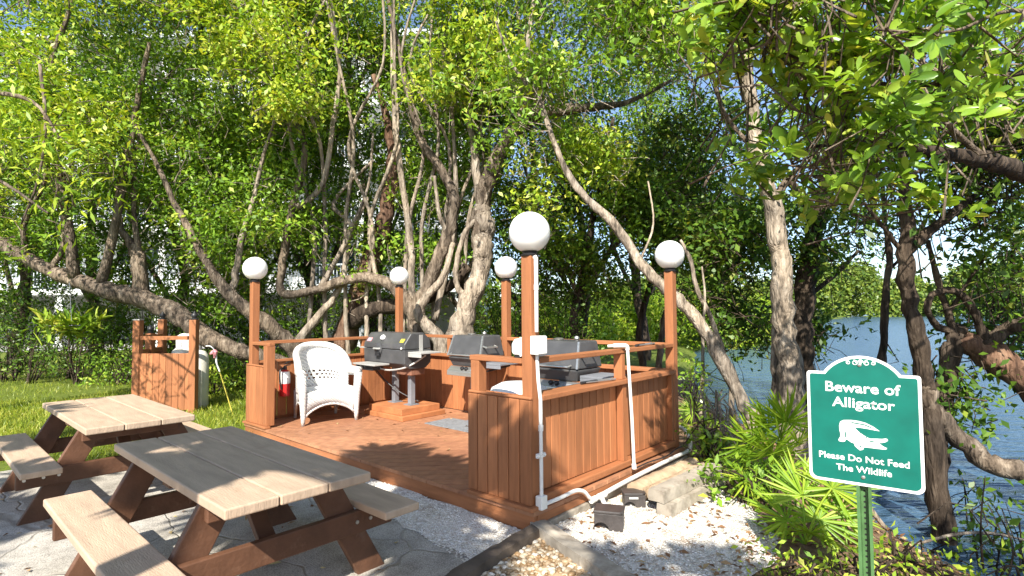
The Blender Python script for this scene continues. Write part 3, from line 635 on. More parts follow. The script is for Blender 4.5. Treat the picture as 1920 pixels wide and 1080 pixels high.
# ================================================================== GRILLS
def plinth():
    t = thing('grill_plinth', 'two stepped wooden plinth under the barrel lid grill', 'plinth', (-3.65, 1.66, DZ))
    mb = MB(); mb.bb((-4.07,1.30,DZ+.001), (-3.22,2.02,DZ+.062)); obj('lower_step', mb, M_plinth, t, .005)
    mb = MB(); mb.bb((-4.03,1.34,DZ+.0622), (-3.29,1.98,DZ+.145)); obj('upper_step', mb, M_plinth, t, .005)
plinth()
def grill_barrel():
    X0, X1, Y = -4.30, -3.36, 1.66; zt = DZ+.1455
    t = thing('barrel_grill', 'charcoal grey barrel lid gas grill on two steel legs', 'grill', ((X0+X1)/2, Y, zt))
    lo = [(-.22,.86), (-.225,1.045), (.225,1.045), (.22,.86), (.13,.79), (-.13,.79)]; hi = [(-.228,1.05), (-.222,1.12), (-.115,1.262), (.10,1.27), (.205,1.18), (.228,1.05)]
    mb = MB(); mb.prism(lo, (X0,Y,0), (0,1,0), (0,0,1), (X1-X0,0,0)); fb = obj('firebox', mb, M_char, t, .010, seg=2)
    mb = MB(); mb.prism(hi, (X0,Y,0), (0,1,0), (0,0,1), (X1-X0,0,0)); hd = obj('lid', mb, M_char, t, .014, seg=3)
    mb = MB(); mb.lathe([(.001,-.002), (.085,0), (.088,.012), (.07,.022), (.001,.022)], (X0+.36,Y-.224,1.045), 24, (0,-1,0)); dk = obj('handle_plate', mb, M_char, hd, smooth=True)
    mb = MB(); mb.bb((X0+.33,Y-.27,.95), (X0+.42,Y-.23,1.0)); obj('latch', mb, M_black, hd, .004)
    mb = MB(); mb.tube([(X0+.30,Y-.235,1.05), (X0+.31,Y-.275,1.05), (X0+.41,Y-.275,1.05), (X0+.42,Y-.235,1.05)], .012, 8); obj('handle', mb, M_alu, hd, smooth=True)
    n_ = Vector((0,-.142,.107)).normalized()
    mb = MB(); mb.lathe([(.001,0), (.038,0), (.040,.02), (.034,.03), (.001,.032)], (X0+.40,Y-.172,1.192), 20, n_); obj('thermometer', mb, M_white, hd, smooth=True)
    a1 = Vector((0,.107,.142)).normalized()
    for x, m, w_ in ((X1-.13, M_yellow, .085), (X0+.05, M_pink, .10)):
        mb = MB(); o_ = Vector((x,Y-.2195,1.125))+n_*.002+a1*.02; mb.prism([(0,0), (w_,0), (w_,.06), (0,.06)], o_, (1,0,0), a1, n_*.002); obj('sticker', mb, m, hd)
    mb = MB(); mb.sphere((X1-.06,Y-.23,1.065), .016, 10); obj('screw', mb, M_white, hd, smooth=True)
    mb = MB(); mb.bb((X1+.002,Y-.17,1.0), (X1+.27,Y+.17,1.022)); mb.bb((X1+.002,Y-.17,.955), (X1+.27,Y-.155,.9995)); obj('side_shelf', mb, M_alu, t, .004)
    mb = MB(); mb.bb((X1+.0005,Y+.02,1.025), (X1+.012,Y+.075,1.24)); obj('end_strap', mb, M_alu, hd)
    mb = MB(); mb.bb((X0-.24,Y-.15,1.03), (X0-.002,Y+.15,1.05)); obj('side_shelf', mb, M_alu, t, .004)
    mb = MB(); mb.bb((X0+.10,Y-.47,.835), (X0+.62,Y-.23,.858)); obj('front_shelf', mb, M_alu, t, .004)
    mb = MB(); mb.bb((X0+.10,Y-.42,.765), (X0+.50,Y-.25,.83)); obj('control_panel', mb, M_black, t, .006)
    for xx in (X0+.16, X0+.26): mb = MB(); mb.cyl((xx,Y-.421,.797), (xx,Y-.455,.797), .024, n=14); obj('knob', mb, M_steel, t, smooth=True)
    for xx in (X0+.44, X0+.80):
        mb = MB(); mb.bb((xx-.036,Y-.036,zt+.011), (xx+.036,Y+.036,.80)); l_ = obj('leg', mb, M_grey, t, .004)
        mb = MB(); mb.bb((xx-.075,Y-.075,zt), (xx+.075,Y+.075,zt+.0105)); obj('foot_plate', mb, M_grey, l_)
    mb = MB(); p_, r_ = smoothpts([(X0+.45,Y-.3,.80), (X0+.62,Y-.26,.77), (X0+.85,Y-.2,.80), (X1+.02,Y-.1,.86), (X1+.1,Y+.05,.97)], [.012]*5, 6); mb.tube(p_, r_, 8); obj('gas_hose', mb, M_alu, t, smooth=True)
    mb = MB(); p_, r_ = smoothpts([(X0+.40,Y-.3,.78), (X0+.42,Y-.15,.60), (X0+.62,Y-.05,.45), (X0+.82,Y+.1,.33)], [.009]*4, 6); mb.tube(p_, r_, 8); obj('gas_hose', mb, M_black, t, smooth=True)
    mb = MB(); mb.bb((X0+.6,Y-.1,.70), (X1-.02,Y+.14,.789)); obj('burner_box', mb, basic('rusty_burner', (.22,.10,.06), .7, .3, 9), t, .01)
grill_barrel()
def grill_post():
    t = thing('pedestal_grill', 'x', 'grill', (0,0,DZ))
    W2 = .30
    # cast lid: front trapezoid leaning back, flat top
    def shell(z0, z1, a, b, mat, nm, ins=0):
        (x0, y0, y1), (x2, y2, y3) = a, b
        vs = [(-x0,y0,z0), (x0,y0,z0), (x0,y1,z0), (-x0,y1,z0), (-x2,y2,z1), (x2,y2,z1), (x2,y3,z1), (-x2,y3,z1)]
        mb = MB(); mb.add(vs, [(0,3,2,1), (4,5,6,7), (0,1,5,4), (1,2,6,5), (2,3,7,6), (3,0,4,7)]); return obj(nm, mb, mat, t, .018, local=True, seg=3)
    q = DZ
    lid = shell(.985-q, 1.25-q, (W2+.005,-.215,.215), (W2-.03,-.13,.18), M_char, 'lid')
    for sx in (-1, 1): mb = MB(); mb.bar((sx*(W2+.004)-.012*sx,-.219,.99-q), (sx*(W2-.027)-.012*sx,-.135,1.245-q), .022, .008, (0,-1,.3)); obj('lid_highlight', mb, M_steel, lid, local=True)  # pale steel strips stand in for the highlight down the lid corners
    mb = MB(); mb.tube([(W2-.005,-.16,1.12-q), (W2+.06,-.17,1.11-q), (W2+.06,.02,1.11-q), (W2+.0,.03,1.12-q)], .011, 8); obj('handle', mb, M_steel, lid, local=True, smooth=True)
    mb = MB(); mb.tube([(-.22,-.215,1.02-q), (-.22,-.265,1.01-q), (.22,-.265,1.01-q), (.22,-.215,1.02-q)], .010, 8); obj('handle', mb, M_steel, lid, local=True, smooth=True)
    shell(.86-q, .98-q, (W2-.045,-.17,.18), (W2,-.21,.21), M_char, 'firebox')
    mb = MB(); mb.prism([(-.165,.858-q), (-.235,.80-q), (-.235,.745-q), (-.15,.735-q), (-.15,.858-q)], (-W2+.01,0,0), (0,1,0), (0,0,1), (2*W2-.02,0,0)); pn = obj('control_panel', mb, M_steel, t, .006, local=True)
    n_ = Vector((0,-.058,.07)).normalized()
    for xx in (-.03, .04): mb = MB(); mb.lathe([(.026,-.002), (.024,.028), (.018,.032)], (xx,-.20,.829-q), 16, n_); obj('knob', mb, M_black, pn, local=True, smooth=True)
    mb = MB(); mb.box((.16,-.2015,.8295-q), (.10,.035,.002), n_.to_track_quat('Z', 'Y').to_matrix()); obj('badge', mb, M_grey, pn, local=True)
    mb = MB(); mb.bb((W2+.005,-.19,.905-q), (W2+.30,.19,.93-q)); mb.bb((W2+.005,-.19,.865-q), (W2+.30,-.175,.9045-q)); obj('side_shelf', mb, M_grey, t, .004, local=True)
    mb = MB(); mb.bar((W2-.1,0,.80-q), (W2+.28,0,.895-q), .03, .02); obj('shelf_bracket', mb, M_black, t, local=True)
    mb = MB(); mb.bb((-.05,-.05,.0), (.05,.05,.86-q)); obj('pedestal', mb, M_grey, t, .006, local=True)
    mb = MB(); mb.bb((-.12,-.12,.001), (.12,.12,.012)); obj('foot_plate', mb, M_grey, t, local=True)
    mb = MB(); mb.lathe([(.05,0), (.055,.012), (.03,.02)], (-.12,.05,1.25-q), 16); mb.lathe([(.016,0), (.03,.02), (.02,.04), (.001,.045)], (.1,.06,1.25-q), 12); obj('vent', mb, M_steel, lid, local=True, smooth=True)
    return t
g2 = grill_post(); g2.location = (-2.52, 1.92, DZ); g2['label'] = 'pedestal gas grill standing over the grey mat at the back of the deck'
g3 = copy_tree(g2); g3.location = (-.83, 1.54, DZ); g3['label'] = 'pedestal gas grill just inside the sill of the right side wall'
for o in (g2, g3): prop(o, None, 'grill', 'pedestal grills on the deck')
mb = MB(); mb.bb((-2.93,1.42,DZ+.0012), (-2.02,1.86,DZ+.011)); mb.bb((-2.85,1.48,DZ+.0111), (-2.10,1.80,DZ+.014)); prop(obj('floor_mat', mb, M_mat, None, .003, loc=(-2.5,1.64,DZ)), 'flat grey rubber mat on the deck in front of a pedestal grill', 'mat')

# bin, outlet cover, extinguisher
def bin_():
    t = thing('litter_bin', 'round white lidded bin behind the short dappled panel', 'bin', (-.66, .62, DZ))
    mb = MB(); mb.lathe([(.20,DZ), (.225,.80), (.235,.81)], (-.66,.62,0), 32); obj('drum', mb, M_white, t, smooth=True)
    mb = MB(); mb.lathe([(.25,.811), (.255,.85), (.24,.885), (.16,.925), (.001,.94)], (-.66,.62,0), 32); obj('lid', mb, M_white, t, smooth=True)
bin_()
def outlet():
    t = thing('outlet_cover', 'white rounded bubble outlet cover on the inner side of the nearest lamp post', 'outlet cover', (-.106, .06, 1.28))
    mb = MB(); mb.prism([(-.055,1.22), (.055,1.22), (.055,1.36), (-.055,1.36)], (-.1065,.06,0), (0,1,0), (0,0,1), (-.012,0,0)); obj('back_plate', mb, M_white, t, .003)
    mb = MB(); mb.prism([(-.1186,1.228), (-.19,1.228), (-.205,1.25), (-.205,1.31), (-.18,1.345), (-.1186,1.352)], (0,.012,0), (1,0,0), (0,0,1), (0,.096,0)); obj('bubble', mb, M_white, t, .012, seg=4, smooth=True)
    mb = MB(); mb.bb((-.185,.025,1.205), (-.122,.095,1.2265)); obj('cord_port', mb, M_black, t, .004)
outlet()
def exting():
    x, y = -4.585, .42
    t = thing('fire_extinguisher', 'red fire extinguisher hung on the shaded wall beside the chair', 'extinguisher', (x, y, .42))
    mb = MB(); mb.lathe([(.05,.45), (.066,.46), (.068,.49), (.068,.72), (.055,.775), (.026,.80)], (x,y,0), 24); obj('cylinder', mb, M_red, t, smooth=True)
    mb = MB(); mb.lathe([(.0688,.62), (.0688,.72), (.056,.776)], (x,y,0), 24); obj('label', mb, M_white, t, smooth=True)
    mb = MB(); mb.cyl((x,y,.795), (x,y,.84), .024); mb.bar((x-.02,y,.845), (x+.10,y+.02,.87), .022, .012); mb.bar((x-.02,y,.87), (x+.10,y+.02,.91), .022, .012); obj('valve', mb, M_black, t, .003)
    mb = MB(); p_, r_ = smoothpts([(x+.02,y-.02,.83), (x+.06,y-.09,.80), (x+.07,y-.10,.68), (x+.05,y-.07,.55)], [.011]*4, 6); mb.tube(p_, r_, 8); obj('hose', mb, M_black, t, smooth=True)
    mb = MB(); mb.bb((-4.676,y-.02,.52), (x-.069,y+.02,.76)); obj('bracket', mb, M_black, t)
exting()
# tongs left on the rails
def tongs(loc, ang, lb):
    t = thing('grill_tongs', lb, 'tongs', loc, 'barbecue tongs left on the rails', rz=ang)
    for s in (-1, 1):
        mb = MB(); mb.tube([(-.20,0,.012), (-.05,s*.022,.013), (.12,s*.026,.012), (.20,s*.012,.012)], [.008,.007,.007,.011], 8); obj('arm', mb, M_steel, t, local=True, smooth=True)
    mb = MB(); mb.tube([(-.22,0,.012), (-.02,.0,.014)], [.013,.011], 8); obj('grip', mb, M_black, t, local=True, smooth=True)
tongs((-.075,.98,.941), math.radians(82), 'dark handled tongs lying on the wide sill of the side wall')
tongs((-.06,1.78,1.2105), math.radians(96), 'dark handled tongs balanced on the top rail near the corner lamp')

# ================================================================== WICKER CHAIR
def chair():
    ang = math.atan2(-.22, .976); t = thing('wicker_chair', 'white wicker armchair with high rounded back, facing the deck', 'chair', (-4.215, .755, DZ), rz=ang)
    # plan path: right arm front -> round the back -> left arm front (x forward, y to its left)
    def plan(s):
        a = abs(s); sg = 1 if s >= 0 else -1
        if a > .52: k = (a-.52)/.48; return Vector((-.02+.36*k, sg*(.31+.045*k)))
        th = a/.52*math.pi/2; return Vector((-.02-.30*math.cos(th)**.9, sg*.31*math.sin(th)**.8))
    def top(s):
        a = abs(s); h = .635
        if a < .66: h = .635+.325*math.cos(min(1, a/.66)*math.pi/2)**.75
        return h
    def bot(s): return .36
    nS, nZ = 72, 26; vs = []; fs = []
    for i in range(nS+1):
        s = -1+2*i/nS; p = plan(s); zt = top(s); lean = max(0, 1-abs(s)/.6)
        for j in range(nZ+1):
            z = bot(s)+(zt-bot(s))*j/nZ; vs.append((p.x-.07*lean*max(0, (z-.40))/.55, p.y*(1+.05*(z-.36)), z))
    for i in range(nS):
        s = abs(-1+2*(i+.5)/nS)
        for j in range(nZ):
            z = bot(s)+(top(s)-bot(s))*(j+.5)/nZ
            if .60 < s < .90 and .425 < z < .575: continue           # opening below each arm
            if s < .42 and .47 < z < .62 and (i+j//2) % 2 == 0 and j % 2 == 0: continue     # open weave band
            a = i*(nZ+1)+j; fs.append((a, a+nZ+1, a+nZ+2, a+1))
    mb = MB(); mb.add(vs, fs); o = obj('back_and_arms', mb, M_wicker, t, local=True, smooth=True)
    sm = o.modifiers.new('thick', 'SOLIDIFY'); sm.thickness = .022; sm.offset = 0
    rim = []; 
    for i in range(nS+1):
        s = -1+2*i/nS; p = plan(s); zt = top(s); lean = max(0, 1-abs(s)/.6); rim.append(Vector((p.x-.07*lean*max(0, zt-.40)/.55, p.y*(1+.05*(zt-.36)), zt)))
    mb = MB(); mb.tube(rim, [.044+.012*min(1, max(0, (abs(-1+2*i/nS)-.5)/.3)) for i in range(nS+1)], 12); obj('rolled_rim', mb, M_wicker, t, local=True, smooth='all')
    mb = MB(); mb.bb((-.26,-.275,.355), (.32,.275,.405)); obj('seat', mb, M_wicker, t, .02, local=True, seg=3)
    # aprons with arched lower edge, on the front and both sides
    def apron(p0, p1, name='apron'):
        p0 = Vector(p0); p1 = Vector(p1); n = 16; lo = []; hi = []
        for k in range(n+1):
            u = k/n; q = p0.lerp(p1, u); zz = .10+.145*math.sin(math.pi*u)**.7; lo.append((q.x, q.y, zz)); hi.append((q.x, q.y, .40))
        mb = MB(); mb.add(lo+hi, [(k, k+1, n+2+k, n+1+k) for k in range(n)]); o = obj(name, mb, M_wicker, t, local=True, smooth=True)
        s_ = o.modifiers.new('thick', 'SOLIDIFY'); s_.thickness = .022; s_.offset = 0
        mb = MB(); mb.tube(lo, .017, 8); obj('apron_edge', mb, M_wicker, o, local=True, smooth='all')
    apron((.33,-.315), (.33,.315)); apron((.32,-.325), (-.25,-.28)); apron((.32,.325), (-.25,.28))
    for s in (-1, 1):
        mb = MB(); mb.tube([(.335,s*.335,.0), (.335,s*.335,.10), (.335,s*.34,.36), (.34,s*.358,.62)], [.022,.03,.046,.052], 12); obj('front_leg', mb, M_wicker, t, local=True, smooth='all')
        mb = MB(); mb.tube([(-.30,s*.27,.0), (-.28,s*.27,.15), (-.26,s*.27,.37)], [.02,.024,.03], 10); obj('rear_leg', mb, M_wicker, t, local=True, smooth='all')
chair()

# ================================================================== WARNING SIGN
def sign():
    O = Vector((1.76, .023, 0)); E = (Vector((2.215, .066, 0))-O).normalized(); Wd = .457; Nn = E.cross(Vector((0,0,1)))   # Nn towards the viewer side
    Z = Vector((0,0,1)); gzz = gz(1.99, .05)
    t = thing('warning_sign', 'green alligator warning sign with arched top on a green steel post', 'sign', (1.985, .055, gzz))
    def outline(ins):
        a = []; r = .032-ins*.4; x0, x1, zb, zs, zt = ins, Wd-ins, .716+ins, 1.245-ins, 1.326-ins
        def arc(cx, cz, r, a0, a1, n=7): return [(cx+r*math.cos(math.radians(a0+(a1-a0)*k/n)), cz+r*math.sin(math.radians(a0+(a1-a0)*k/n))) for k in range(n+1)]
        a += arc(x0+r, zb+r, r, 180, 270); a += arc(x1-r, zb+r, r, 270, 360); r2 = max(.008, .014-ins*.3)
        a += arc(x1-r2, zs-r2, r2, 0, 90)
        h = .155-ins*.55; cx = Wd/2; s = zt-zs; R_ = (h*h+s*s)/(2*s); cz = zt-R_; aa = math.degrees(math.asin(h/R_))
        a += arc(cx, cz, R_, 90-aa, 90+aa, 22); a += arc(x0+r2, zs-r2, r2, 90, 180)
        return a
    mb = MB(); mb.prism(outline(0), O, E, Z, -Nn*.003); pnl = obj('sign_panel', mb, M_signw, t)
    mb = MB(); mb.prism(outline(.013), O+Nn*.0006, E, Z, -Nn*.0005); obj('green_field', mb, M_green, pnl)
    def text(s, x0, x1, z0, cap, name):
        c = bpy.data.curves.new(name, 'FONT'); c.body = s; c.size = 1; c.offset = .016; c.extrude = 0; c.resolution_u = 3
        o = bpy.data.objects.new(name, c); COL.objects.link(o); bpy.context.view_layer.update()
        dg = bpy.context.evaluated_depsgraph_get(); me = bpy.data.meshes.new_from_object(o.evaluated_get(dg)); bpy.data.objects.remove(o)
        V = np.array([tuple(v.co) for v in me.vertices]); big = V[:, 0].min(), V[:, 0].max()
        k = (x1-x0)/(big[1]-big[0]); kz = cap/.727
        q = wloc(pnl)
        for v in me.vertices:
            p = O+E*(x0+(v.co.x-big[0])*k)+Z*(z0+v.co.y*kz)+Nn*.0012-q; v.co = p
        me.materials.clear(); me.materials.append(M_signw)
        xs = np.array([(Vector(v.co)+q-O).dot(E) for v in me.vertices]); iv = sorted((min(xs[e.vertices[0]], xs[e.vertices[1]]), max(xs[e.vertices[0]], xs[e.vertices[1]])) for e in me.edges); gaps = []; hi_ = iv[0][1]
        for a_, b_ in iv:
            if a_ > hi_: gaps.append((a_-hi_, (a_+hi_)/2))
            hi_ = max(hi_, b_)
        cut = sorted(c_ for g_, c_ in sorted(gaps)[::-1][:s.count(' ')]); wi = np.searchsorted(np.array(cut), xs) if cut else np.zeros(len(xs), int)
        for k_ in range(s.count(' ')+1):                   # one mesh for each word
            bm = bmesh.new(); bm.from_mesh(me); bm.verts.ensure_lookup_table(); bmesh.ops.delete(bm, geom=[v for v in bm.verts if wi[v.index] != k_], context='VERTS')
            m2 = me.copy(); bm.to_mesh(m2); bm.free(); o = bpy.data.objects.new(name, m2); COL.objects.link(o); o.parent = pnl
    text('Beware of', .080, .380, 1.151, .049, 'lettering'); text('Alligator', .106, .357, 1.080, .047, 'lettering')
    text('Please Do Not Feed', .044, .403, .8265, .031, 'lettering'); text('The Wildlife', .115, .336, .7765, .0305, 'lettering')
    G = [[.2955,.98],[.2702,.9985],[.2414,1.0123],[.2121,1.0184],[.1822,1.0196],[.1518,1.0162],[.1378,1.0076],[.1326,.9875],[.1335,.9664],[.137,.9492],[.1357,.9349],[.1276,.9197],[.1305,.913],[.1458,.9116],[.155,.9146],[.1584,.9255],[.1644,.9246],[.1792,.9143],[.1911,.9107],[.1952,.8973],[.2054,.8883],[.2141,.8809],[.223,.8839],[.2305,.8891],[.2263,.8965],[.2381,.8981],[.2614,.898],[.2845,.8978],[.3101,.8981],[.3201,.9012],[.3202,.9063],[.3077,.9113],[.2965,.9199],[.2881,.9256],[.3025,.9275],[.3168,.9328],[.3255,.9408],[.3243,.9474],[.3173,.9498],[.303,.9456],[.2801,.9439],[.2569,.9409],[.2453,.9456],[.228,.9554],[.2107,.9689],[.1991,.9814],[.1963,.9863],[.2171,.987],[.2465,.9853],[.2697,.9823]]
    mb = MB(); mb.prism(G, O+Nn*.0013, E, Z, -Nn*.0004); gt = obj('alligator_emblem', mb, M_signw, pnl)
    mb = MB()
    for a, b in (((.183,1.008),(.236,1.003)), ((.236,1.003),(.262,.993)), ((.252,.930),(.272,.928)), ((.158,.96),(.157,.935)), ((.214,.905),(.22,.896))):
        A = O+E*a[0]+Z*a[1]+Nn*.0016; B = O+E*b[0]+Z*b[1]+Nn*.0016; mb.bar(A, B, .0055, .0003, Nn)
    for k in range(24):
        x = .15+.11*random.random(); z = .985-.62*(x-.15)+random.uniform(-.018, .022); A = O+E*x+Z*z+Nn*.0016; mb.bar(A, A+E*.006+Z*.001, .0022, .0003, Nn)
    obj('scale_marks', mb, M_green, gt)
    mb = MB(); cx = Wd/2                                # scroll ornament
    for s in (-1, 1):
        for c0, r0, tt in ((.024, .0125, 1), (.050, .0095, -1)):
            pts = []
            for k in range(22):
                th = k/21*2*math.pi*1.35; r = r0*(1-.62*k/21); pts.append(O+E*(cx+s*(c0+r*math.cos(th*1.0+1.2)*tt))+Z*(1.2925+r*math.sin(th+1.2))+Nn*.0014)
            mb.tube(pts, .0019, 5)
    mb.prism([(cx-.012,1.301), (cx,1.286), (cx+.012,1.301), (cx,1.312)], O+Nn*.0013, E, Z, -Nn*.0004)
    obj('scroll_ornament', mb, M_signw, pnl)
    for z in (.757, 1.283): mb = MB(); c = O+E*(cx-.004)+Z*z; mb.lathe([(.009,.0008), (.008,.005), (.001,.0065)], c, 14, Nn); obj('bolt', mb, M_bolt, pnl, smooth=True)
    # U-channel post; its row of holes is dark discs, their shade given as colour
    c = O+E*(cx-.004)-Nn*.0035; w1, w2, dp, th = .030, .017, .034, .004
    prof = [(-w1,0), (-w2,0), (-w2+.003,-dp+th), (w2-.003,-dp+th), (w2,0), (w1,0), (w1,-th), (w2+th,-th), (w2+th-.003,-dp), (-w2-th+.003,-dp), (-w2-th,-th), (-w1,-th)]
    zb = gzz-.3; mb = MB(); mb.prism(prof, (c.x, c.y, zb), E, Nn, Z*(1.30-zb)); po = obj('post', mb, M_gpost, t)
    mb = MB(); z = gzz+.05
    while z < 1.28: q = c-Nn*(dp-th-.0006)+Z*z; mb.lathe([(.0048,-.0003), (.0048,.0003)], q, 10, Nn); z += .0254
    obj('hole_disc', mb, M_hole, po)
sign()

# ================================================================== CONDUIT AND PIPES
def conduit():
    t = thing('conduit', 'white electrical conduit with junction box running down the nearest lamp post', 'conduit', (-.01, .05, .1))
    x = .002
    mb = MB(); p, r = smoothpts([(-.02,.055,1.95), (x-.004,.055,1.93), (x,.055,1.88), (x,.055,1.40)], [.018,.018,.016,.0135], 4); mb.tube(p, r, 10)
    mb.tube([(x,.055,1.25), (x+.012,.055,1.05), (x+.03,.055,.92), (x+.034,.052,.45), (x+.034,.052,.245)], .0135, 10); obj('pipe', mb, M_pvc, t, smooth=True)
    mb = MB()
    for z in (.53,): mb.box((x+.03,.052,z), (.02,.085,.03)); mb.sphere((x+.04,.018,z), .011, 10); mb.sphere((x+.04,.086,z), .011, 10)
    mb.cyl((x+.0325,.053,.70), (x+.0325,.053,.74), .018); mb.cyl((x,.055,1.70), (x,.055,1.74), .018); obj('clamp', mb, M_pvc, t, smooth=True)
    mb = MB(); mb.bb((-.0145,.0,1.24), (.055,.105,1.372)); jb = obj('junction_box', mb, M_white, t, .006, seg=3)
    mb = MB(); mb.bb((.0552,.006,1.247), (.061,.099,1.365)); 
    for a, b in ((.014,1.255), (.091,1.255), (.014,1.357), (.091,1.357)): mb.cyl((.061,a,b), (.0635,a,b), .004, n=8)
    obj('cover', mb, M_white, jb)
    mb = MB(); mb.bb((.005,.02,.155), (.062,.088,.25)); obj('elbow_box', mb, M_pvc, t, .006)
    mb = MB(); p, r = smoothpts([(.045,.085,.185), (.06,.25,.192), (.065,.42,.198), (.075,.52,.17), (.08,.60,.10), (.085,.68,.085)], [.0145]*6, 6); mb.tube(p, r, 10)
    obj('pipe', mb, M_pvc, t, smooth=True)
conduit()
def lowpipe():
    t = thing('drain_pipe', 'white pipe running along the bottom edge of the side wall to the water', 'pipe', (.07, 1.4, .08))
    mb = MB(); p, r = smoothpts([(.085,.62,.082), (.09,.75,.092), (.075,1.2,.10), (.06,2.0,.105), (.055,2.46,.10)], [.019]*5, 5); mb.tube(p, r, 10); obj('pipe', mb, M_pvc, t, smooth=True)
    mb = MB(); mb.tube([(.088,.70,.087), (.10,.78,.092)], .024, 10); mb.tube([(.085,.60,.083), (.087,.66,.085)], .024, 10); obj('coupling', mb, M_pvc, t, smooth=True)
    mb = MB(); mb.tube([(.10,.72,.09), (.12,.73,.04), (.14,.73,-.02)], .018, 10); obj('branch_pipe', mb, M_pvc, t, smooth=True)
    mb = MB(); p, r = smoothpts([(.055,2.44,.10), (.05,2.50,.12), (.04,2.52,.20), (.0,2.54,.27), (-.10,2.60,.30)], [.021]*5, 5); mb.tube(p, r, 10); obj('elbow', mb, M_pvc, t, smooth=True)
lowpipe()
def uppipe():
    t = thing('standpipe', 'slim white pipe leaning from the top rail down the side wall', 'pipe', (.04, 1.3, .2))
    mb = MB(); mb.tube([(.022,1.30,1.225), (.055,1.30,.62), (.075,1.29,.19)], .0145, 10); obj('pipe', mb, M_pvc, t, smooth=True)
    mb = MB(); p, r = smoothpts([(.022,1.30,1.20), (.018,1.29,1.235), (-.02,1.24,1.24), (-.06,1.20,1.238)], [.02]*4, 5); mb.tube(p, r, 10); obj('elbow', mb, M_pvc, t, smooth=True)
    mb = MB(); mb.tube([(.0735,1.29,.215), (.076,1.29,.175)], .021, 10); mb.tube([(-.055,1.205,1.238), (-.10,1.17,1.236)], .012, 8); obj('end_cap', mb, M_pvc, t, smooth=True)
uppipe()
mb = MB(); p, r = smoothpts([(.06,1.33,.165), (.05,1.6,.162), (.075,1.9,.158), (.045,2.2,.17), (.05,2.42,.166)], [.006]*5, 6); mb.tube(p, r, 6)
prop(obj('power_cord', mb, M_black, None, smooth=True, loc=(.06,1.33,.165)), 'thin dark cord lying along the deck edge below the side wall', 'cord')

# ================================================================== BAIT BOXES
def bait(loc, rz, sc_, lb, slot):
    t = thing('bait_box', lb, 'bait box', loc, 'black bait boxes on the shell bed', rz)
    w_, d_, h_ = .20*sc_, .15*sc_, .115*sc_
    prof = [(-w_/2,0)]+[(-w_*.26+.055*sc_*math.cos(a), .0+.055*sc_*math.sin(a)) for a in [math.pi-k*math.pi/10 for k in range(11)]]+[(w_/2,0), (w_/2,h_), (-w_/2,h_)]
    mb = MB(); mb.prism(prof, (0,-d_/2,0), (1,0,0), (0,0,1), (0,d_*.30,0)); mb.bb((-w_/2,-d_*.2+.0005,0), (w_/2,d_/2,h_)); obj('body', mb, M_bait, t, .006, local=True)
    mb = MB(); mb.prism([(-w_/2-.006,-d_/2-.006), (w_/2-.02,-d_/2-.006), (w_/2+.006,-d_/2+.02), (w_/2+.006,d_/2+.006), (-w_/2-.006,d_/2+.006)], (0,0,h_+.0005), (1,0,0), (0,1,0), (0,0,.022*sc_)); obj('lid', mb, M_bait, t, .008, local=True, seg=3)
    if slot:
        mb = MB(); mb.bb((-.06*sc_,-d_/2-.008,h_-.028), (.03*sc_,-d_/2-.0005,h_-.012)); obj('badge', mb, M_alu, t, .003, local=True)
bait((.36,.42,.004), math.radians(26), 1.0, 'larger black bait box on the shells nearest the deck corner', False)
bait((.27,.93,.004), math.radians(40), .82, 'smaller black bait box with pale badge behind the larger one', True)

# ================================================================== TIMBERS AND LOGS
def rough_bar(name, p0, p1, wd, ht, mat, lb, cat, group=None, jit=.0035, rnd=False):
    p0 = Vector(p0); p1 = Vector(p1); n = 18; mb = MB(); x = (p1-p0).normalized(); y = Vector((0,0,1)).cross(x).normalized(); z = x.cross(y)
    k_ = 10 if rnd else 8
    sec = [(math.cos(2*math.pi*k/k_)*wd/2, math.sin(2*math.pi*k/k_)*ht/2) for k in range(k_)] if rnd else [(-wd/2,-ht/2), (0,-ht/2), (wd/2,-ht/2), (wd/2,0), (wd/2*.93,ht/2*.93), (0,ht/2), (-wd/2*.93,ht/2*.93), (-wd/2,0)]
    vs = []
    for i in range(n+1):
        q = p0.lerp(p1, i/n)
        for a, b in sec: vs.append(q+y*(a+random.uniform(-jit, jit))+z*(b+random.uniform(-jit, jit))+x*(random.uniform(-jit, jit)*(1.5 if i in (0, n) else .5)))
    fs = [(i*k_+k, i*k_+(k+1) % k_, (i+1)*k_+(k+1) % k_, (i+1)*k_+k) for i in range(n) for k in range(k_)]+[tuple(range(k_))[::-1], tuple(n*k_+k for k in range(k_))]
    mb.add(vs, fs); return prop(obj(name, mb, mat, None, 0, smooth=True, loc=tuple((p0+p1)/2)), lb, cat, group)
rough_bar('edging_timber', (.02,.03,.035), (1.15,-.38,.035), .13, .09, M_timber, 'pale weathered edging timber between pebbles and shell bed', 'timber')
rough_bar('edging_timber', (.06,-.03,.03), (.20,-1.35,.03), .10, .09, M_timberd, 'dark rotted edging timber along the end of the pavement', 'timber', jit=.007)
rough_bar('stacked_timber', (.56,.86,.05), (.60,1.86,.05), .12, .095, M_timber, 'lowest grey timber of the stack beside the shell bed', 'timber', 'timbers stacked by the bank')
rough_bar('stacked_timber', (.50,.86,.145), (.56,1.86,.145), .14, .09, M_timber, 'grey timber lying on top of the stack beside the shell bed', 'timber', 'timbers stacked by the bank')
rough_bar('sandy_log', (.25,.98,.085), (.30,1.98,.085), .17, .17, M_log, 'pale sandy log lying between the deck edge and stacked timbers', 'log', jit=.006, rnd=True)
rough_bar('sandy_log', (.40,1.02,.10), (.42,1.9,.10), .13, .13, M_log, 'thinner sandy log wedged against the stacked timbers', 'log', jit=.006, rnd=True)

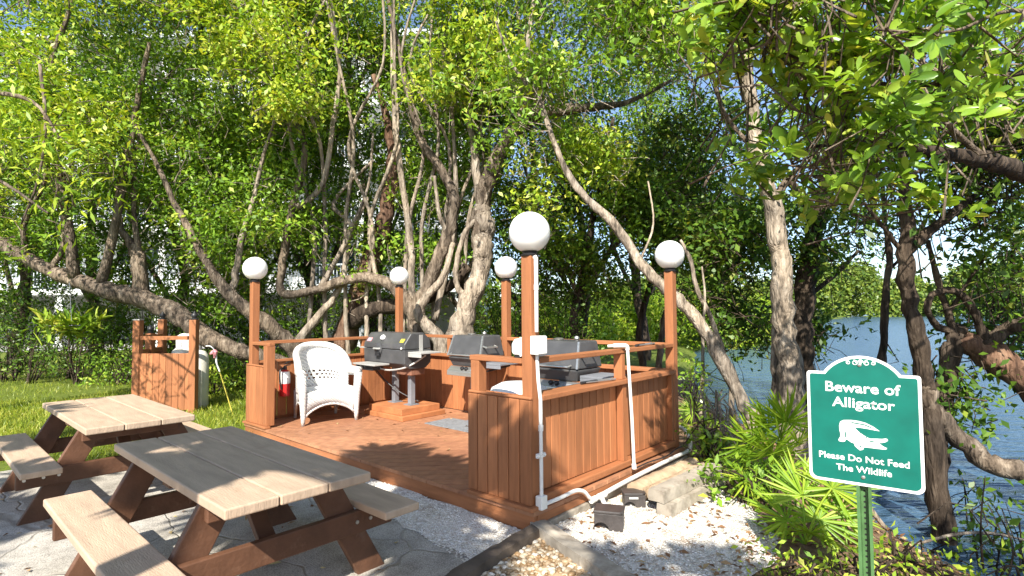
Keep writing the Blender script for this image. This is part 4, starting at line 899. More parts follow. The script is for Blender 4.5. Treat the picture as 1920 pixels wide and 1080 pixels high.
# ================================================================== GAS CYLINDER ENCLOSURE
def enclosure():
    A = Vector((-7.62,-.55,0)); X = RH; Y = (FH*.93-RH*.22).normalized(); Zv = Vector((0,0,1))
    t = thing('cylinder_enclosure', 'three sided stained board enclosure around gas cylinders on the lawn', 'enclosure', A+X*.5)
    R3 = Matrix((X, FH, Zv)).transposed()
    def P(x, y, z): q = A+X*x+Y*y; return Vector((q.x, q.y, z))
    mb = MB()
    for k in range(9): mb.box(P(.02+.10*k+.05,0,.49), (.096,.022,.88), R3)
    obj('front_panel', mb, M_wv, t, .004)
    mb = MB(); mb.bar(P(.12,.0,1.17), P(.86,.0,1.17), .05, .06); obj('rail', mb, M_wv, t, .004)
    mb = MB(); mb.bar(P(.06,.06,.95), P(.06,.95,.95), .05, .06); mb.bar(P(.06,.06,1.18), P(.06,.95,1.18), .05, .05); obj('rail', mb, M_wv, t, .004)
    mb = MB()
    for k in range(9): mb.box(P(.03,.06+.10*k+.05,.49), (.022,.096,.84), Matrix((X, Y-X*Y.dot(X), Zv)).transposed())
    obj('side_panel', mb, M_wv, t, .004)
    for x, y, h, fin in ((.06,.03,1.45,0), (.94,.03,1.45,1), (.06,1.0,1.45,1), (.06,.5,1.23,1)):
        c = P(x, y, 0); mb = MB(); mb.box((c.x,c.y,h/2), (.105,.105,h), R3); po = obj('post', mb, M_wv, t, .005)
        if fin: mb = MB(); mb.lathe([(.052,h+.001), (.055,h+.018), (.034,h+.032), (.05,h+.06), (.044,h+.088), (.018,h+.11), (.012,h+.13), (.001,h+.14)], (c.x,c.y,0), 18); obj('finial', mb, M_black, po, smooth=True)
        else: mb = MB(); mb.box((c.x,c.y,h+.008), (.115,.115,.014), R3); obj('cap', mb, M_alu, po)
    def cyl(x, y, r, h, lb, hood):
        c = P(x, y, 0); g = thing('gas_cylinder', lb, 'gas cylinder', c, 'gas cylinders in the enclosure')
        mb = MB(); mb.lathe([(r*.8,.0), (r,.05), (r,h-.16), (r*.9,h-.08), (r*.6,h-.02), (r*.2,h)], c, 28); obj('body', mb, M_cyl, g, smooth=True)
        mb = MB(); mb.cyl((c.x,c.y,h-.01), (c.x,c.y,h+.07), .03); obj('valve', mb, M_steel, g, smooth=True)
        if hood: mb = MB(); mb.lathe([(r*.62,h-.05), (r*.64,h+.12), (r*.60,h+.16), (r*.3,h+.20), (.001,h+.21)], c, 24); obj('cap', mb, M_white, g, smooth=True)
    cyl(.885, .46, .145, .95, 'cream gas cylinder standing just outside the enclosure post', False)
    cyl(.66, .42, .20, 1.02, 'gas cylinder with white cap showing above the enclosure boards', True)
    c = P(1.22, .15, 0)
    s = thing('yellow_stake', 'thin yellow stake topped by a pink curl beside the enclosure', 'stake', at(437,773,8.4)*1)
    a = at(437,773,8.3); a.z = 0; b = at(412,697,8.35); d = at(405,664,8.35)
    mb = MB(); mb.tube([a, b], .008, 8); obj('rod', mb, M_yellow, s, smooth=True)
    mb = MB(); p, r = smoothpts([b, at(406,680,8.35), d, at(401,655,8.35), at(394,649,8.35), at(386,649,8.35)], [.010,.012,.016,.010,.009,.008], 5); mb.tube(p, r, 8); obj('curved_neck', mb, M_white, s, smooth=True)
    mb = MB(); p, r = smoothpts([at(394,664,8.33), at(399,661,8.33), at(404,660,8.33), at(402,671,8.33)], [.012,.035,.035,.015], 5); mb.tube(p, r, 8); obj('pink_bulb', mb, M_pink, s, smooth=True)
enclosure()

# ================================================================== PALMETTOS AND SHADE PALMS
def fan(hub, ax, nor, R, nb=22, spread=235, wd=.07, droop=.12, thin=False):
    wd *= 1.9
    ax = np.array(ax, float); ax /= np.linalg.norm(ax); nor = np.array(nor, float); nor -= ax*(nor @ ax); nor /= np.linalg.norm(nor); sd = np.cross(nor, ax)
    th = np.radians(np.linspace(-spread/2, spread/2, nb)+rng.normal(size=nb)*2.5); D = np.cos(th)[:, None]*ax+np.sin(th)[:, None]*sd+nor*rng.normal(size=(nb, 1))*.07+np.array([0,0,-droop])*rng.uniform(.3, 1.4, (nb, 1))
    if thin: D = D+rng.normal(size=(nb, 3))*.13; wd = .055
    L = R*(1-.28*(np.abs(th)/math.radians(spread/2))**2)*rng.uniform(.9 if not thin else .7, 1.05, nb)
    return leaves(np.tile(np.array(hub, float), (nb, 1)), D, np.tile(nor, (nb, 1))+rng.normal(size=(nb, 3))*.12, L, np.full(nb, R*wd*(26/nb)**.5), T_BLADE)
def palm_plant(name, label, cat, base, fans, mat, group=None, r=.008, trunk=None, thin=False):
    t = thing(name, label, cat, base, group)
    if trunk is not None:
        mb = MB(); p, rr = smoothpts(*trunk, 5); mb.tube(p, rr, 12, jit=.06); obj('trunk', mb, B_mid, t, smooth=True); start = p[-1]
    for hub, ax, nor, R, nb, sp in fans:
        V, F = fan(hub, ax, nor, R, nb, sp, thin=thin); s = Vector(base) if trunk is None else start
        h = Vector(hub); mid = (s+h)/2+Vector((0,0,.25*(h-s).length*(1 if trunk is None else .4)))*.5
        pts, rr = smoothpts([s, mid, h], [r*1.3, r, r*.7], 5); mb = MB(); mb.tube(pts, rr, 5, cap=False)
        V2 = np.array(mb.v); F2 = np.array(mb.f); mesh_np('frond', np.vstack([V, V2]), np.vstack([F, F2+len(V)]), [mat], None, t)
def gnd(px, py):
    p = atz(px, py); p.z = gz(p.x, p.y); return p
def palmetto(label, px, py, spots, R0):
    b = gnd(px, py); d0 = (b-CAMP).dot(FW); fs = []
    for fx, fy, R, tilt in spots:
        h = at(fx, fy, d0+random.uniform(-.35, .2)); out = (h-b); out.z *= .55; out.normalize()
        nor = Vector((0,0,1))*tilt-FH*(1-tilt)+RH*random.uniform(-.3, .3); fs.append((tuple(h), tuple(out+Vector((0,0,.1))), tuple(nor), R*1.06, random.randint(32, 40), random.uniform(210, 270)))
    palm_plant('palmetto', label, 'palmetto', b, fs, L_palm, 'palmettos beside the sign', thin=True)
palmetto('tall upright bright palmetto in front of the pale tree trunk', 1450, 930, [(1440,800,.36,.25), (1475,790,.38,.2), (1412,830,.34,.3), (1495,830,.34,.3), (1450,850,.36,.3), (1425,880,.32,.4), (1400,900,.28,.6), (1480,880,.34,.35), (1460,820,.34,.15), (1435,920,.28,.6)], .3)
palmetto('broad palmetto half hidden behind the green sign post', 1510, 1020, [(1475,975,.30,.6), (1505,930,.32,.4), (1560,915,.32,.35), (1535,975,.34,.6), (1470,1010,.26,.8), (1575,960,.28,.5), (1520,1000,.26,.8)], .3)
palmetto('small palmetto tucked at the deck corner by the water', 1318, 800, [(1300,770,.28,.4), (1325,760,.26,.4), (1335,790,.24,.6), (1290,800,.22,.6), (1310,820,.2,.8)], .2)
def shade_fan(tx, ty, tz, hz, R, axis_, nb=24, sp=230):     # a frond on the sun's side of the spot it shades
    k = (hz-tz)/SUND.z; p = Vector((tx, ty, tz))+SUND*k
    return (tuple(p), axis_, (random.uniform(-.2, .2), -.35, .9), R, nb, sp)
def dense(fs):
    out = []
    for h, ax, nr, R, nb, sp in fs:
        out.append((h, ax, nr, R*1.12, 26, sp))
        for _ in range(1):
            j = Vector((random.uniform(-.13,.13), random.uniform(-.13,.13), random.uniform(-.15,.15))); a = Vector(ax); a.rotate(Matrix.Rotation(random.uniform(-.8,.8), 3, 'Z')); out.append((tuple(Vector(h)+j), tuple(a), nr, R*random.uniform(.7,.9), 22, sp))
    return out
fs = [shade_fan(-1.75,-.15,.15,4.5,.85,(-.7,.6,0)), shade_fan(-1.35,.0,.15,4.7,.8,(.2,1,0)), shade_fan(-2.1,.15,.15,4.3,.6,(-.8,.5,0)), shade_fan(-1.0,-.25,.15,4.6,.8,(.6,.7,0)),
      shade_fan(-1.62,-1.85,.7,4.6,.42,(-.6,-.2,0)), shade_fan(-1.25,-1.85,.7,4.5,.5,(.4,-.3,0)), shade_fan(-1.4,-1.5,.7,4.7,.55,(-.2,.9,0)), shade_fan(-1.0,-1.4,.7,4.4,.42,(.3,.9,0)), shade_fan(-.85,-1.75,.7,4.5,.40,(.6,.1,0)), shade_fan(-1.1,-1.65,.7,4.8,.5,(.0,.3,0)),
      shade_fan(-.4,-.72,.0,4.8,.5,(.7,.4,0)), shade_fan(-.75,-.62,.0,4.6,.4,(-.3,.4,0)), shade_fan(.0,-.85,.0,4.7,.5,(.9,.2,0)), shade_fan(-.4,-.05,.25,4.6,.5,(-.4,.9,0)), shade_fan(-.2,.0,.45,4.9,.42,(.6,.6,0)), shade_fan(-.5,.0,.6,4.3,.36,(-.9,.5,0)), shade_fan(-.15,.0,.25,4.5,.42,(.3,.2,0)),
      shade_fan(.75,-.25,.0,4.9,.55,(.9,.3,0)), shade_fan(1.15,.15,.0,4.7,.5,(.6,.8,0)), shade_fan(-.75,-1.05,.42,4.9,.36,(-.6,.2,0)), shade_fan(.45,-.75,.0,4.4,.6,(.2,-.9,0))]
palm_plant('fan_palm', 'fan palm behind the viewer that shades the nearest table', 'palm', (1.15,-5.6,0), dense(fs), L_pshade, None, .016, ([(1.15,-5.6,0), (1.2,-5.5,1.5), (1.3,-5.2,3.0), (1.35,-4.9,4.1)], [.17,.14,.13,.12]))
fs = [shade_fan(-2.75,-2.35,0,4.6,.8,(-.9,.2,0)), shade_fan(-3.3,-2.6,0,4.8,.8,(-.6,-.6,0)), shade_fan(-4.1,-2.25,.44,4.5,.7,(-.8,.5,0)), shade_fan(-3.9,-2.7,.0,4.4,.8,(-.3,-.9,0)), shade_fan(-2.3,-1.1,.2,4.6,.6,(.3,.9,0)), shade_fan(-2.5,-2.9,0,4.3,.8,(.4,-.8,0)), shade_fan(-6.2,-1.3,0,4.6,.9,(-.8,.6,0)), shade_fan(-5.4,-1.0,0,4.9,.7,(-.2,.9,0))]
palm_plant('fan_palm', 'fan palm left of the viewer that dapples the farther table', 'palm', (-1.2,-7.6,0), dense(fs), L_pshade, None, .016, ([(-1.2,-7.6,0), (-1.15,-7.5,1.5), (-1.0,-7.2,3.0), (-.9,-6.9,4.1)], [.17,.14,.13,.12]))

# ================================================================== TREES
def trace(pts): return [at(x, y, d) for x, y, d, w_ in pts], [max(.006, w_/2*d/FPX*.76) for x, y, d, w_ in pts]
def tree(name, label, bk, stems, crowns, cat='tree', group=None, jit=.10, ground=True):
    P0, R0 = trace(stems[0])
    if ground:
        b = P0[0].copy(); zg = gz(b.x, b.y); 
        if b.z > zg+.02: g = Vector((b.x+random.uniform(-.1,.1), b.y+random.uniform(-.1,.1), zg-.12)); P0 = [g]+P0; R0 = [R0[0]*1.2]+R0
        base = Vector((P0[0].x, P0[0].y, max(zg, -1)))
    else: base = P0[0]
    t = thing(name, label, cat, base, group); allp = []
    for i, s in enumerate(stems):
        P, R_ = (P0, R0) if i == 0 else trace(s)
        p, r = smoothpts(P, R_, 5)
        p = [q+Vector((random.gauss(0, 1), random.gauss(0, 1), random.gauss(0, .6)))*(rr*.12) for q, rr in zip(p, r)]
        ph = random.uniform(0, 6); r = [q_*(1+.06*math.sin(.9*i_+ph)+.05*math.sin(2.3*i_+ph*2)) for i_, q_ in enumerate(r)]
        mb = MB(); mb.tube(p, r, 12 if r[0] > .05 else 7, jit=jit); allp += p
        b_ = bk[min(i, len(bk)-1)] if isinstance(bk, (list, tuple)) else bk
        obj('trunk' if i == 0 else 'limb', mb, b_, t, smooth='all')
    for kw in crowns:
        kw = dict(kw); C = kw.pop('C'); lm = kw.pop('mat'); crown(t, C, [lm, bk[-1] if isinstance(bk, (list, tuple)) else bk], stem=[q for q in allp if q.z > .9], name='crown', **kw)
    return t
SM = dict(per=26, spread=.13, L=.10, W=.046)
tree('sprawling_tree', 'tree with thick trunk lying almost level above the gas cylinder enclosure', [B_mid, B_mid], [
    [(590,712,10.1,41), (540,686,10,37), (490,668,9.9,36), (440,655,9.8,37), (385,630,9.8,44), (335,592,9.9,47), (270,562,10,44), (200,545,10,41), (130,522,10.2,34), (60,490,10.3,31), (0,455,10.4,29), (-80,420,10.6,27)],
    [(140,520,10.1,26), (130,430,10.0,22), (112,330,10,19), (100,220,10,16), (95,120,10,13), (130,20,10,10), (140,-80,10,8)],
    [(190,535,10,24), (215,430,9.9,20), (240,290,9.9,17), (262,170,9.9,13), (280,80,9.9,9)],
    [(265,560,10.1,40), (262,490,10.1,34), (240,450,10.1,18), (224,420,10.1,14), (222,360,10.1,11), (235,280,10.1,8)],
    [(263,490,10.1,16), (252,410,10.1,12), (252,330,10.2,9), (262,240,10.2,7)],
    [(95,505,10.2,16), (118,460,10.2,13), (120,390,10.2,12), (118,320,10.2,10)],
    [(50,480,10.3,14), (45,420,10.2,12), (85,330,10.1,10), (75,200,10,9), (95,110,10,8)]],
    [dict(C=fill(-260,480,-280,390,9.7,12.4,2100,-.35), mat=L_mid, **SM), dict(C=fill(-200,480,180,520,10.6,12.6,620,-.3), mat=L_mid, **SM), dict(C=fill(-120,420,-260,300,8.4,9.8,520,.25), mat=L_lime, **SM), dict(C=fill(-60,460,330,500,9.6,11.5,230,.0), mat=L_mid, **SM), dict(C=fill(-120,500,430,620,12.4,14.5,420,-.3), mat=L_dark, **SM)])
tree('leaning_tree', 'tree whose pale limb slants down to the lamp post beside the wicker chair', [B_mid, B_pale], [
    [(585,720,10.3,44), (545,650,10.2,40), (505,610,10,38), (465,582,9.8,34), (420,540,9.7,27), (368,458,9.6,20), (325,375,9.6,14), (290,300,9.6,10), (250,230,9.6,7)],
    [(430,548,9.7,18), (440,525,9.8,17), (452,450,9.8,15), (475,375,9.8,12), (492,300,9.8,9), (520,210,9.8,6)],
    [(545,655,10.2,22), (600,590,10.3,20), (640,530,10.4,15), (655,450,10.4,11), (690,370,10.5,8)]],
    [dict(C=fill(320,640,-260,430,9.7,12.2,1150,-.25), mat=L_mid, **SM), dict(C=fill(330,620,250,560,10.6,12.4,300,-.2), mat=L_mid, **SM), dict(C=fill(320,600,-240,230,8.4,9.6,260,.25), mat=L_lime, **SM), dict(C=fill(370,560,420,600,10.2,12,120,.0), mat=L_mid, **SM)])
tree('twisted_tree', 'multi stemmed tree behind the barrel lid grill with a level limb', [B_mid, B_mid, B_pale], [
    [(800,700,9.9,60), (790,640,9.9,44), (778,590,9.9,36), (805,530,9.9,34), (838,440,9.9,30), (852,370,9.9,26), (822,310,9.9,22), (790,265,9.9,19), (772,200,9.9,16), (752,110,9.9,13), (730,10,9.9,10), (715,-90,9.9,7)],
    [(782,600,9.9,30), (745,545,10,30), (700,522,10.1,27), (640,528,10.2,24), (585,545,10.2,22), (528,548,10.1,20), (530,490,10.1,19), (548,390,10,18), (572,290,10,15), (548,205,10,13), (520,110,10,11), (488,10,10,9), (470,-80,10,7)],
    [(553,390,10,15), (604,346,10,13), (625,230,10,12), (637,130,10,10), (620,0,10,9), (610,-90,10,7)],
    [(770,620,10,22), (772,480,10.2,17), (760,380,10.2,16), (742,250,10.2,14), (735,100,10.2,11), (740,-40,10.2,9)],
    [(815,600,9.8,20), (840,490,9.9,15), (855,380,9.9,12), (848,210,9.9,9), (838,90,9.9,7)],
    [(600,540,10.2,14), (640,470,10.3,13), (658,420,10.3,12), (625,380,10.3,9), (700,300,10.3,6)],
    [(660,425,10.3,9), (690,350,10.3,7), (700,250,10.3,6)],
    [(838,440,9.9,14), (822,395,9.8,10), (815,330,9.8,8)]]+[[(x_, 690, 10.4, 12), (x_+random.randint(-12,12), 560, 10.4, 11), (x_+random.randint(-25,25), 420, 10.3, 10), (x_+random.randint(-45,45), 270, 10.0, 9), (x_+random.randint(-60,60), 120, 9.8, 7), (x_+random.randint(-70,70), -40, 9.7, 5)] for x_ in (575, 615, 655, 690, 712, 752, 790, 815, 868, 885)],
    [dict(C=fill(480,900,-280,330,10.2,12.6,1500,-.1), mat=L_mid, **SM), dict(C=fill(520,880,-260,190,8.6,9.8,300,.25), mat=L_lime, **SM), dict(C=fill(560,860,280,560,10.3,12,330,.05), mat=L_mid, **SM)])
tree('dark_leaning_trunk', 'dark rough trunk leaning up behind the wicker chair', [B_red, B_dark], [
    [(620,720,10.8,70), (640,650,10.8,58), (662,585,10.8,52), (690,500,10.8,50), (715,440,10.8,44), (725,390,10.8,38), (735,320,10.8,28), (730,240,10.8,20), (700,140,10.8,12)],
    [(660,600,10.7,50), (700,580,10.5,40), (760,570,10.4,34), (830,545,10.3,28), (880,500,10.3,20)]],
    [dict(C=fill(600,820,-200,260,10.4,12.6,320,.0), mat=L_mid, **SM)])
tree('big_arched_tree', 'tree with pale ribbed trunk and dark arched limb above the pedestal grill', [B_pale, B_mid, B_pale], [
    [(845,720,9.6,90), (858,640,9.6,66), (872,585,9.6,52), (892,530,9.6,46), (906,480,9.7,50), (908,430,9.7,50), (905,385,9.7,42)],
    [(906,470,9.72,46), (900,400,9.7,42), (918,330,9.6,38), (948,265,9.5,36), (1000,218,9.4,34), (1060,206,9.3,28), (1120,200,9.2,20), (1180,190,9.2,13), (1260,150,9.2,8)],
    [(835,700,9.5,40), (825,640,9.5,38), (800,610,9.5,30), (785,585,9.5,26), (800,555,9.5,22), (830,520,9.5,16), (850,455,9.6,12)],
    [(880,560,9.6,18), (858,540,9.6,15), (856,500,9.6,13), (870,440,9.6,12), (900,400,9.6,10), (925,330,9.5,7)],
    [(960,255,9.5,16), (985,170,9.5,13), (975,60,9.5,10), (960,-60,9.5,8)],
    [(905,390,9.7,26), (890,300,9.8,20), (880,180,9.8,14), (890,40,9.8,9)]],
    [dict(C=fill(840,1190,-280,190,9.2,11.8,900,-.05), mat=L_mid, **SM), dict(C=fill(900,1230,130,470,9.7,11.2,420,.05), mat=L_mid, **SM), dict(C=fill(1000,1230,170,420,7.7,8.8,90,.3), mat=L_lime, **SM), dict(C=fill(880,1180,-190,150,7.8,9.0,240,.25), mat=L_lime, **SM)])
OV = dict(per=18, spread=.13, L=.105, W=.05)
tree('diagonal_tree', 'slender pale tree leaning left across the frame behind the corner globe lamp', [B_pale, B_pale], [
    [(1408,785,7.0,36), (1395,762,7.0,34), (1342,655,7.1,32), (1290,580,7.2,29), (1240,535,7.3,27), (1200,490,7.4,25), (1150,420,7.5,23), (1090,362,7.6,19), (1052,300,7.7,15), (1012,185,7.8,12), (990,95,7.8,10), (1000,10,7.8,10), (1020,-80,7.8,8)],
    [(1010,185,7.8,9), (960,120,7.8,7), (930,40,7.8,5)], [(1200,490,7.4,6), (1225,420,7.5,5), (1215,340,7.6,4)]],
    [dict(C=fill(960,1290,-120,330,7.0,8.6,250,.3), mat=L_big, **OV), dict(C=fill(940,1080,-20,270,7.0,7.7,80,-.1), mat=L_mid, per=18, spread=.12, L=.09, W=.042)])
tree('dense_tree', 'dense dark tree standing behind the deck between the two nearest globe lamps', [B_dark, B_mid], [
    [(1085,690,10.8,26), (1075,600,10.8,22), (1098,500,10.8,20), (1110,420,10.8,16), (1130,330,10.8,12), (1150,220,10.8,8)], [(1090,560,10.8,14), (1050,480,10.8,12), (1040,400,10.8,9)], [(1100,520,10.8,12), (1170,440,10.8,9), (1200,380,10.8,6)]],
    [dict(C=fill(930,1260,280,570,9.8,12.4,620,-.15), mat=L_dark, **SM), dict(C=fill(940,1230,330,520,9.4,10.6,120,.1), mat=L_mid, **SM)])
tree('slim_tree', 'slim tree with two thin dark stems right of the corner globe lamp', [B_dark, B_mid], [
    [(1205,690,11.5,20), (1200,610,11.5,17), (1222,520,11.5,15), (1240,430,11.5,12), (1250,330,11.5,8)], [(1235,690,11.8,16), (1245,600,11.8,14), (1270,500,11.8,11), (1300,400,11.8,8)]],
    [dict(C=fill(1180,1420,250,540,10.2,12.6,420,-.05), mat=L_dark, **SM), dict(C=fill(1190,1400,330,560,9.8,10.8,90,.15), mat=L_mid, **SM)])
tree('grey_bent_sapling', 'thin grey sapling bending down behind the corner globe lamp', [B_pale], [
    [(1372,720,7.6,13), (1362,680,7.6,12), (1335,600,7.6,12), (1308,545,7.6,12), (1295,490,7.6,10), (1276,450,7.6,8)], [(1312,790,7.4,10), (1318,700,7.5,9), (1318,620,7.5,8), (1322,560,7.6,6), (1316,500,7.7,4)]], [])
tree('pale_trunk_tree', 'tall tree with mottled pale trunk standing left of the alligator sign', [B_pale, B_pale, B_mid], [
    [(1492,800,7.2,78), (1486,740,7.2,62), (1478,660,7.2,54), (1468,560,7.2,50), (1460,470,7.2,46), (1446,380,7.2,42), (1420,285,7.2,36), (1408,180,7.2,31), (1395,80,7.2,26), (1385,-20,7.2,22), (1390,-140,7.2,15)],
    [(1462,770,7.4,22), (1452,690,7.4,19), (1455,590,7.4,17), (1452,500,7.4,14), (1440,440,7.4,9)],
    [(1445,385,7.2,16), (1480,330,7.3,12), (1530,290,7.3,8)], [(1425,290,7.2,14), (1360,215,7.2,10), (1330,120,7.3,9), (1300,40,7.3,7)], [(1330,120,7.3,6), (1280,90,7.3,5), (1240,60,7.3,4)], [(1400,150,7.2,10), (1340,70,7.2,8), (1290,-20,7.2,6)]],
    [dict(C=fill(1180,1560,-260,120,6.5,8.6,420,.12), mat=L_mid, **OV)])
tree('dark_twin_tree', 'darker rough trunk rising close behind the mottled pale trunk', [B_dark], [
    [(1525,800,7.9,56), (1508,700,7.9,50), (1505,600,7.9,46), (1515,500,7.9,44), (1532,420,7.9,42), (1548,360,7.9,34), (1560,280,7.9,26), (1580,180,7.9,18), (1600,60,7.9,11)],
    [(1530,425,7.9,22), (1490,350,8,18), (1420,300,8,14), (1340,260,8,9)], [(1548,365,7.9,20), (1600,320,8,15), (1680,280,8,9)], [(1510,560,7.9,14), (1560,520,8,11), (1610,470,8,8)]],
    [dict(C=fill(1230,1640,200,480,7.8,10,640,-.05), mat=L_dark, **OV), dict(C=fill(1250,1480,420,640,8.2,10.5,330,.0), mat=L_dark, **OV), dict(C=fill(1500,1620,480,650,7.6,8.6,80,.15), mat=L_dark, **OV)])
tree('thin_bank_tree', 'thin dark trunk at the water edge above the sign', [B_dark], [
    [(1650,720,6.8,22), (1656,650,6.8,18), (1660,560,6.8,17), (1668,480,6.8,15), (1660,420,6.8,11), (1655,340,6.8,8)], [(1664,510,6.8,8), (1700,470,6.8,6), (1710,430,6.8,5)]],
    [dict(C=fill(1580,1720,230,440,6.4,7.6,110,.1), mat=L_dark, **OV)])
tree('curving_dark_tree', 'dark tree whose trunk curves out of the right edge past the sign', [B_dark, B_mid, B_dark], [
    [(1748,800,4.7,44), (1738,740,4.7,44), (1726,660,4.7,40), (1708,580,4.7,37), (1696,490,4.7,36), (1702,420,4.7,32), (1695,360,4.7,26), (1690,280,4.7,20), (1670,200,4.7,13)],
    [(2620,1120,4.3,70), (2300,1010,4.4,62), (2010,930,4.5,56), (1920,888,4.5,50), (1850,865,4.6,46), (1790,812,4.7,46), (1750,770,4.7,42), (1735,720,4.7,36)],
    [(1700,470,4.7,30), (1740,435,4.7,26), (1785,400,4.7,20), (1850,350,4.7,12)], [(1698,480,4.7,12), (1660,430,4.7,10), (1620,380,4.7,7)]],
    [dict(C=fill(1590,1960,180,420,4.6,6.4,330,.0), mat=L_dark, per=16, spread=.14, L=.085, W=.04)])
tree('looping_limb_tree', 'dark low tree with a looping limb over the water at the right edge', [B_dark, B_red, B_dark], [
    [(1752,960,5.2,42), (1758,880,5.2,40), (1765,790,5.2,40), (1778,700,5.2,44), (1792,640,5.2,44), (1800,612,5.2,30)],
    [(2650,1060,4.6,110), (2350,880,4.8,98), (2010,760,4.9,84), (1920,706,5,76), (1860,668,5.1,70), (1795,632,5.2,44)],
    [(1850,650,5.1,26), (1835,605,5.1,20), (1815,565,5.1,18), (1785,545,5.1,17), (1748,553,5.1,16), (1738,580,5.1,15), (1755,610,5.2,16), (1785,622,5.2,22)],
    [(2560,470,4.8,10), (2280,550,4.9,26), (1995,590,5,40), (1920,606,5,36), (1880,622,5.1,34), (1840,655,5.1,40)],
    [(1795,635,5.2,20), (1775,580,5.2,16), (1755,510,5.2,14), (1740,450,5.2,10)], [(1780,585,5.2,10), (1805,545,5.2,10), (1830,505,5.2,9), (1870,450,5.2,7)],
    [(1900,470,5.6,12), (1890,560,5.6,10), (1850,620,5.4,9)]],
    [dict(C=fill(1780,1990,400,640,5.0,7.2,300,-.1), mat=L_dark, per=16, spread=.15, L=.085, W=.04), dict(C=fill(1740,1960,690,800,5.0,6.0,46,.1), mat=L_dark, per=14, spread=.13, L=.085, W=.04)])
BG = dict(per=6, L=.098, W=.041, spread=.03, T=T_OB1); BG2 = dict(per=6, L=.085, W=.038, spread=.035, T=T_OB2)
tree('overhanging_tree', 'broad leaved tree reaching in from the right above the sign', [B_dark, B_dark, B_mid], [
    [(2230,420,3.9,90), (2200,380,3.9,80), (2100,350,3.8,62), (1990,345,3.7,52), (1920,325,3.7,46), (1850,300,3.6,42), (1780,290,3.5,34), (1700,276,3.4,20), (1610,268,3.3,13), (1520,275,3.2,8)],
    [(2050,150,3.0,16), (1940,135,2.9,13), (1840,152,2.9,12), (1700,160,2.8,11), (1610,150,2.8,9), (1540,128,2.7,7), (1450,90,2.6,5)],
    [(1850,302,3.6,18), (1760,215,3.4,12), (1690,110,3.2,9), (1640,20,3.0,7), (1560,-60,2.9,5)],
    [(1780,290,3.5,12), (1700,330,3.4,9), (1620,330,3.3,7), (1480,330,3.2,5)], [(2050,40,2.8,14), (1900,20,2.6,10), (1780,60,2.5,7), (1640,55,2.4,5)]],
    [dict(C=c_, mat=L_big, rosette=True, **b_) for c_ in (fill(1450,1960,-160,250,2.4,4.2,400,-.05, clump=5, cs=.15)+fill(1340,1520,-80,130,2.4,3.2,70,-.6, clump=4, cs=.1)+fill(1420,1800,230,400,2.7,3.8,62,.05, clump=5, cs=.12),) for b_ in (BG, BG2)]+
    [dict(C=fill(1480,2050,-100,300,3.8,5.4,190,.1), mat=L_big, per=14, spread=.14, L=.10, W=.046), dict(C=[c_ for c_ in rng.uniform((4.3,-3.4,2.8), (6.3,-.7,3.6), (400,3))], mat=L_big, per=15, spread=.16, L=.11, W=.05)])  # last cluster box is out of view, added to shade the bank by the sign
tree('willow_leaf_tree', 'narrow leaved yellow green branches hanging in at the left edge', [B_mid], [
    [(-420,640,6.6,60), (-400,420,6.6,50), (-330,250,6.5,36), (-200,180,6.4,22), (-60,170,6.3,14), (60,190,6.2,9), (110,260,6.2,6)], [(-330,260,6.5,20), (-180,290,6.4,14), (-20,330,6.2,9), (90,400,6.1,5)], [(75,120,6.3,8), (85,240,6.2,7), (70,340,6.2,5), (40,420,6.2,4)]],
    [dict(C=fill(-260,170,225,455,5.7,6.9,190,-.1), mat=L_lime, per=18, spread=.15, L=.125, W=.028, droop=.3), dict(C=fill(-260,130,-120,230,5.9,7.2,130,.1), mat=L_lime, per=18, spread=.16, L=.11, W=.028)])
# the thicket beyond
for k, (px, d, w_) in enumerate([(30,14,230), (180,15.5,230), (330,14,220), (470,16,220), (600,15,220), (700,17,220), (860,14,220), (980,15.5,240), (1090,14,230), (1210,17,200)]):
    tree('background_tree', 'leafy tree in the dense thicket well behind the deck', [B_dark, B_mid], [
        [(px,640,d,26), (px+random.randint(-20,20),520,d,22), (px+random.randint(-40,40),360,d,17), (px+random.randint(-60,60),200,d,12), (px+random.randint(-60,60),40,d,8)],
        [(px,560,d,13), (px+random.randint(30,80),430,d,11), (px+random.randint(40,110),280,d,8)], [(px,580,d,12), (px-random.randint(30,80),450,d,10), (px-random.randint(40,110),300,d,7)]],
        [dict(C=fill(px-w_/1.5,px+w_/1.5,-220,500,d-1.4,d+1.4,560,-.15), mat=L_dark if k % 3 else L_mid, per=20, spread=.2, L=.14, W=.066)], group='trees of the background thicket')

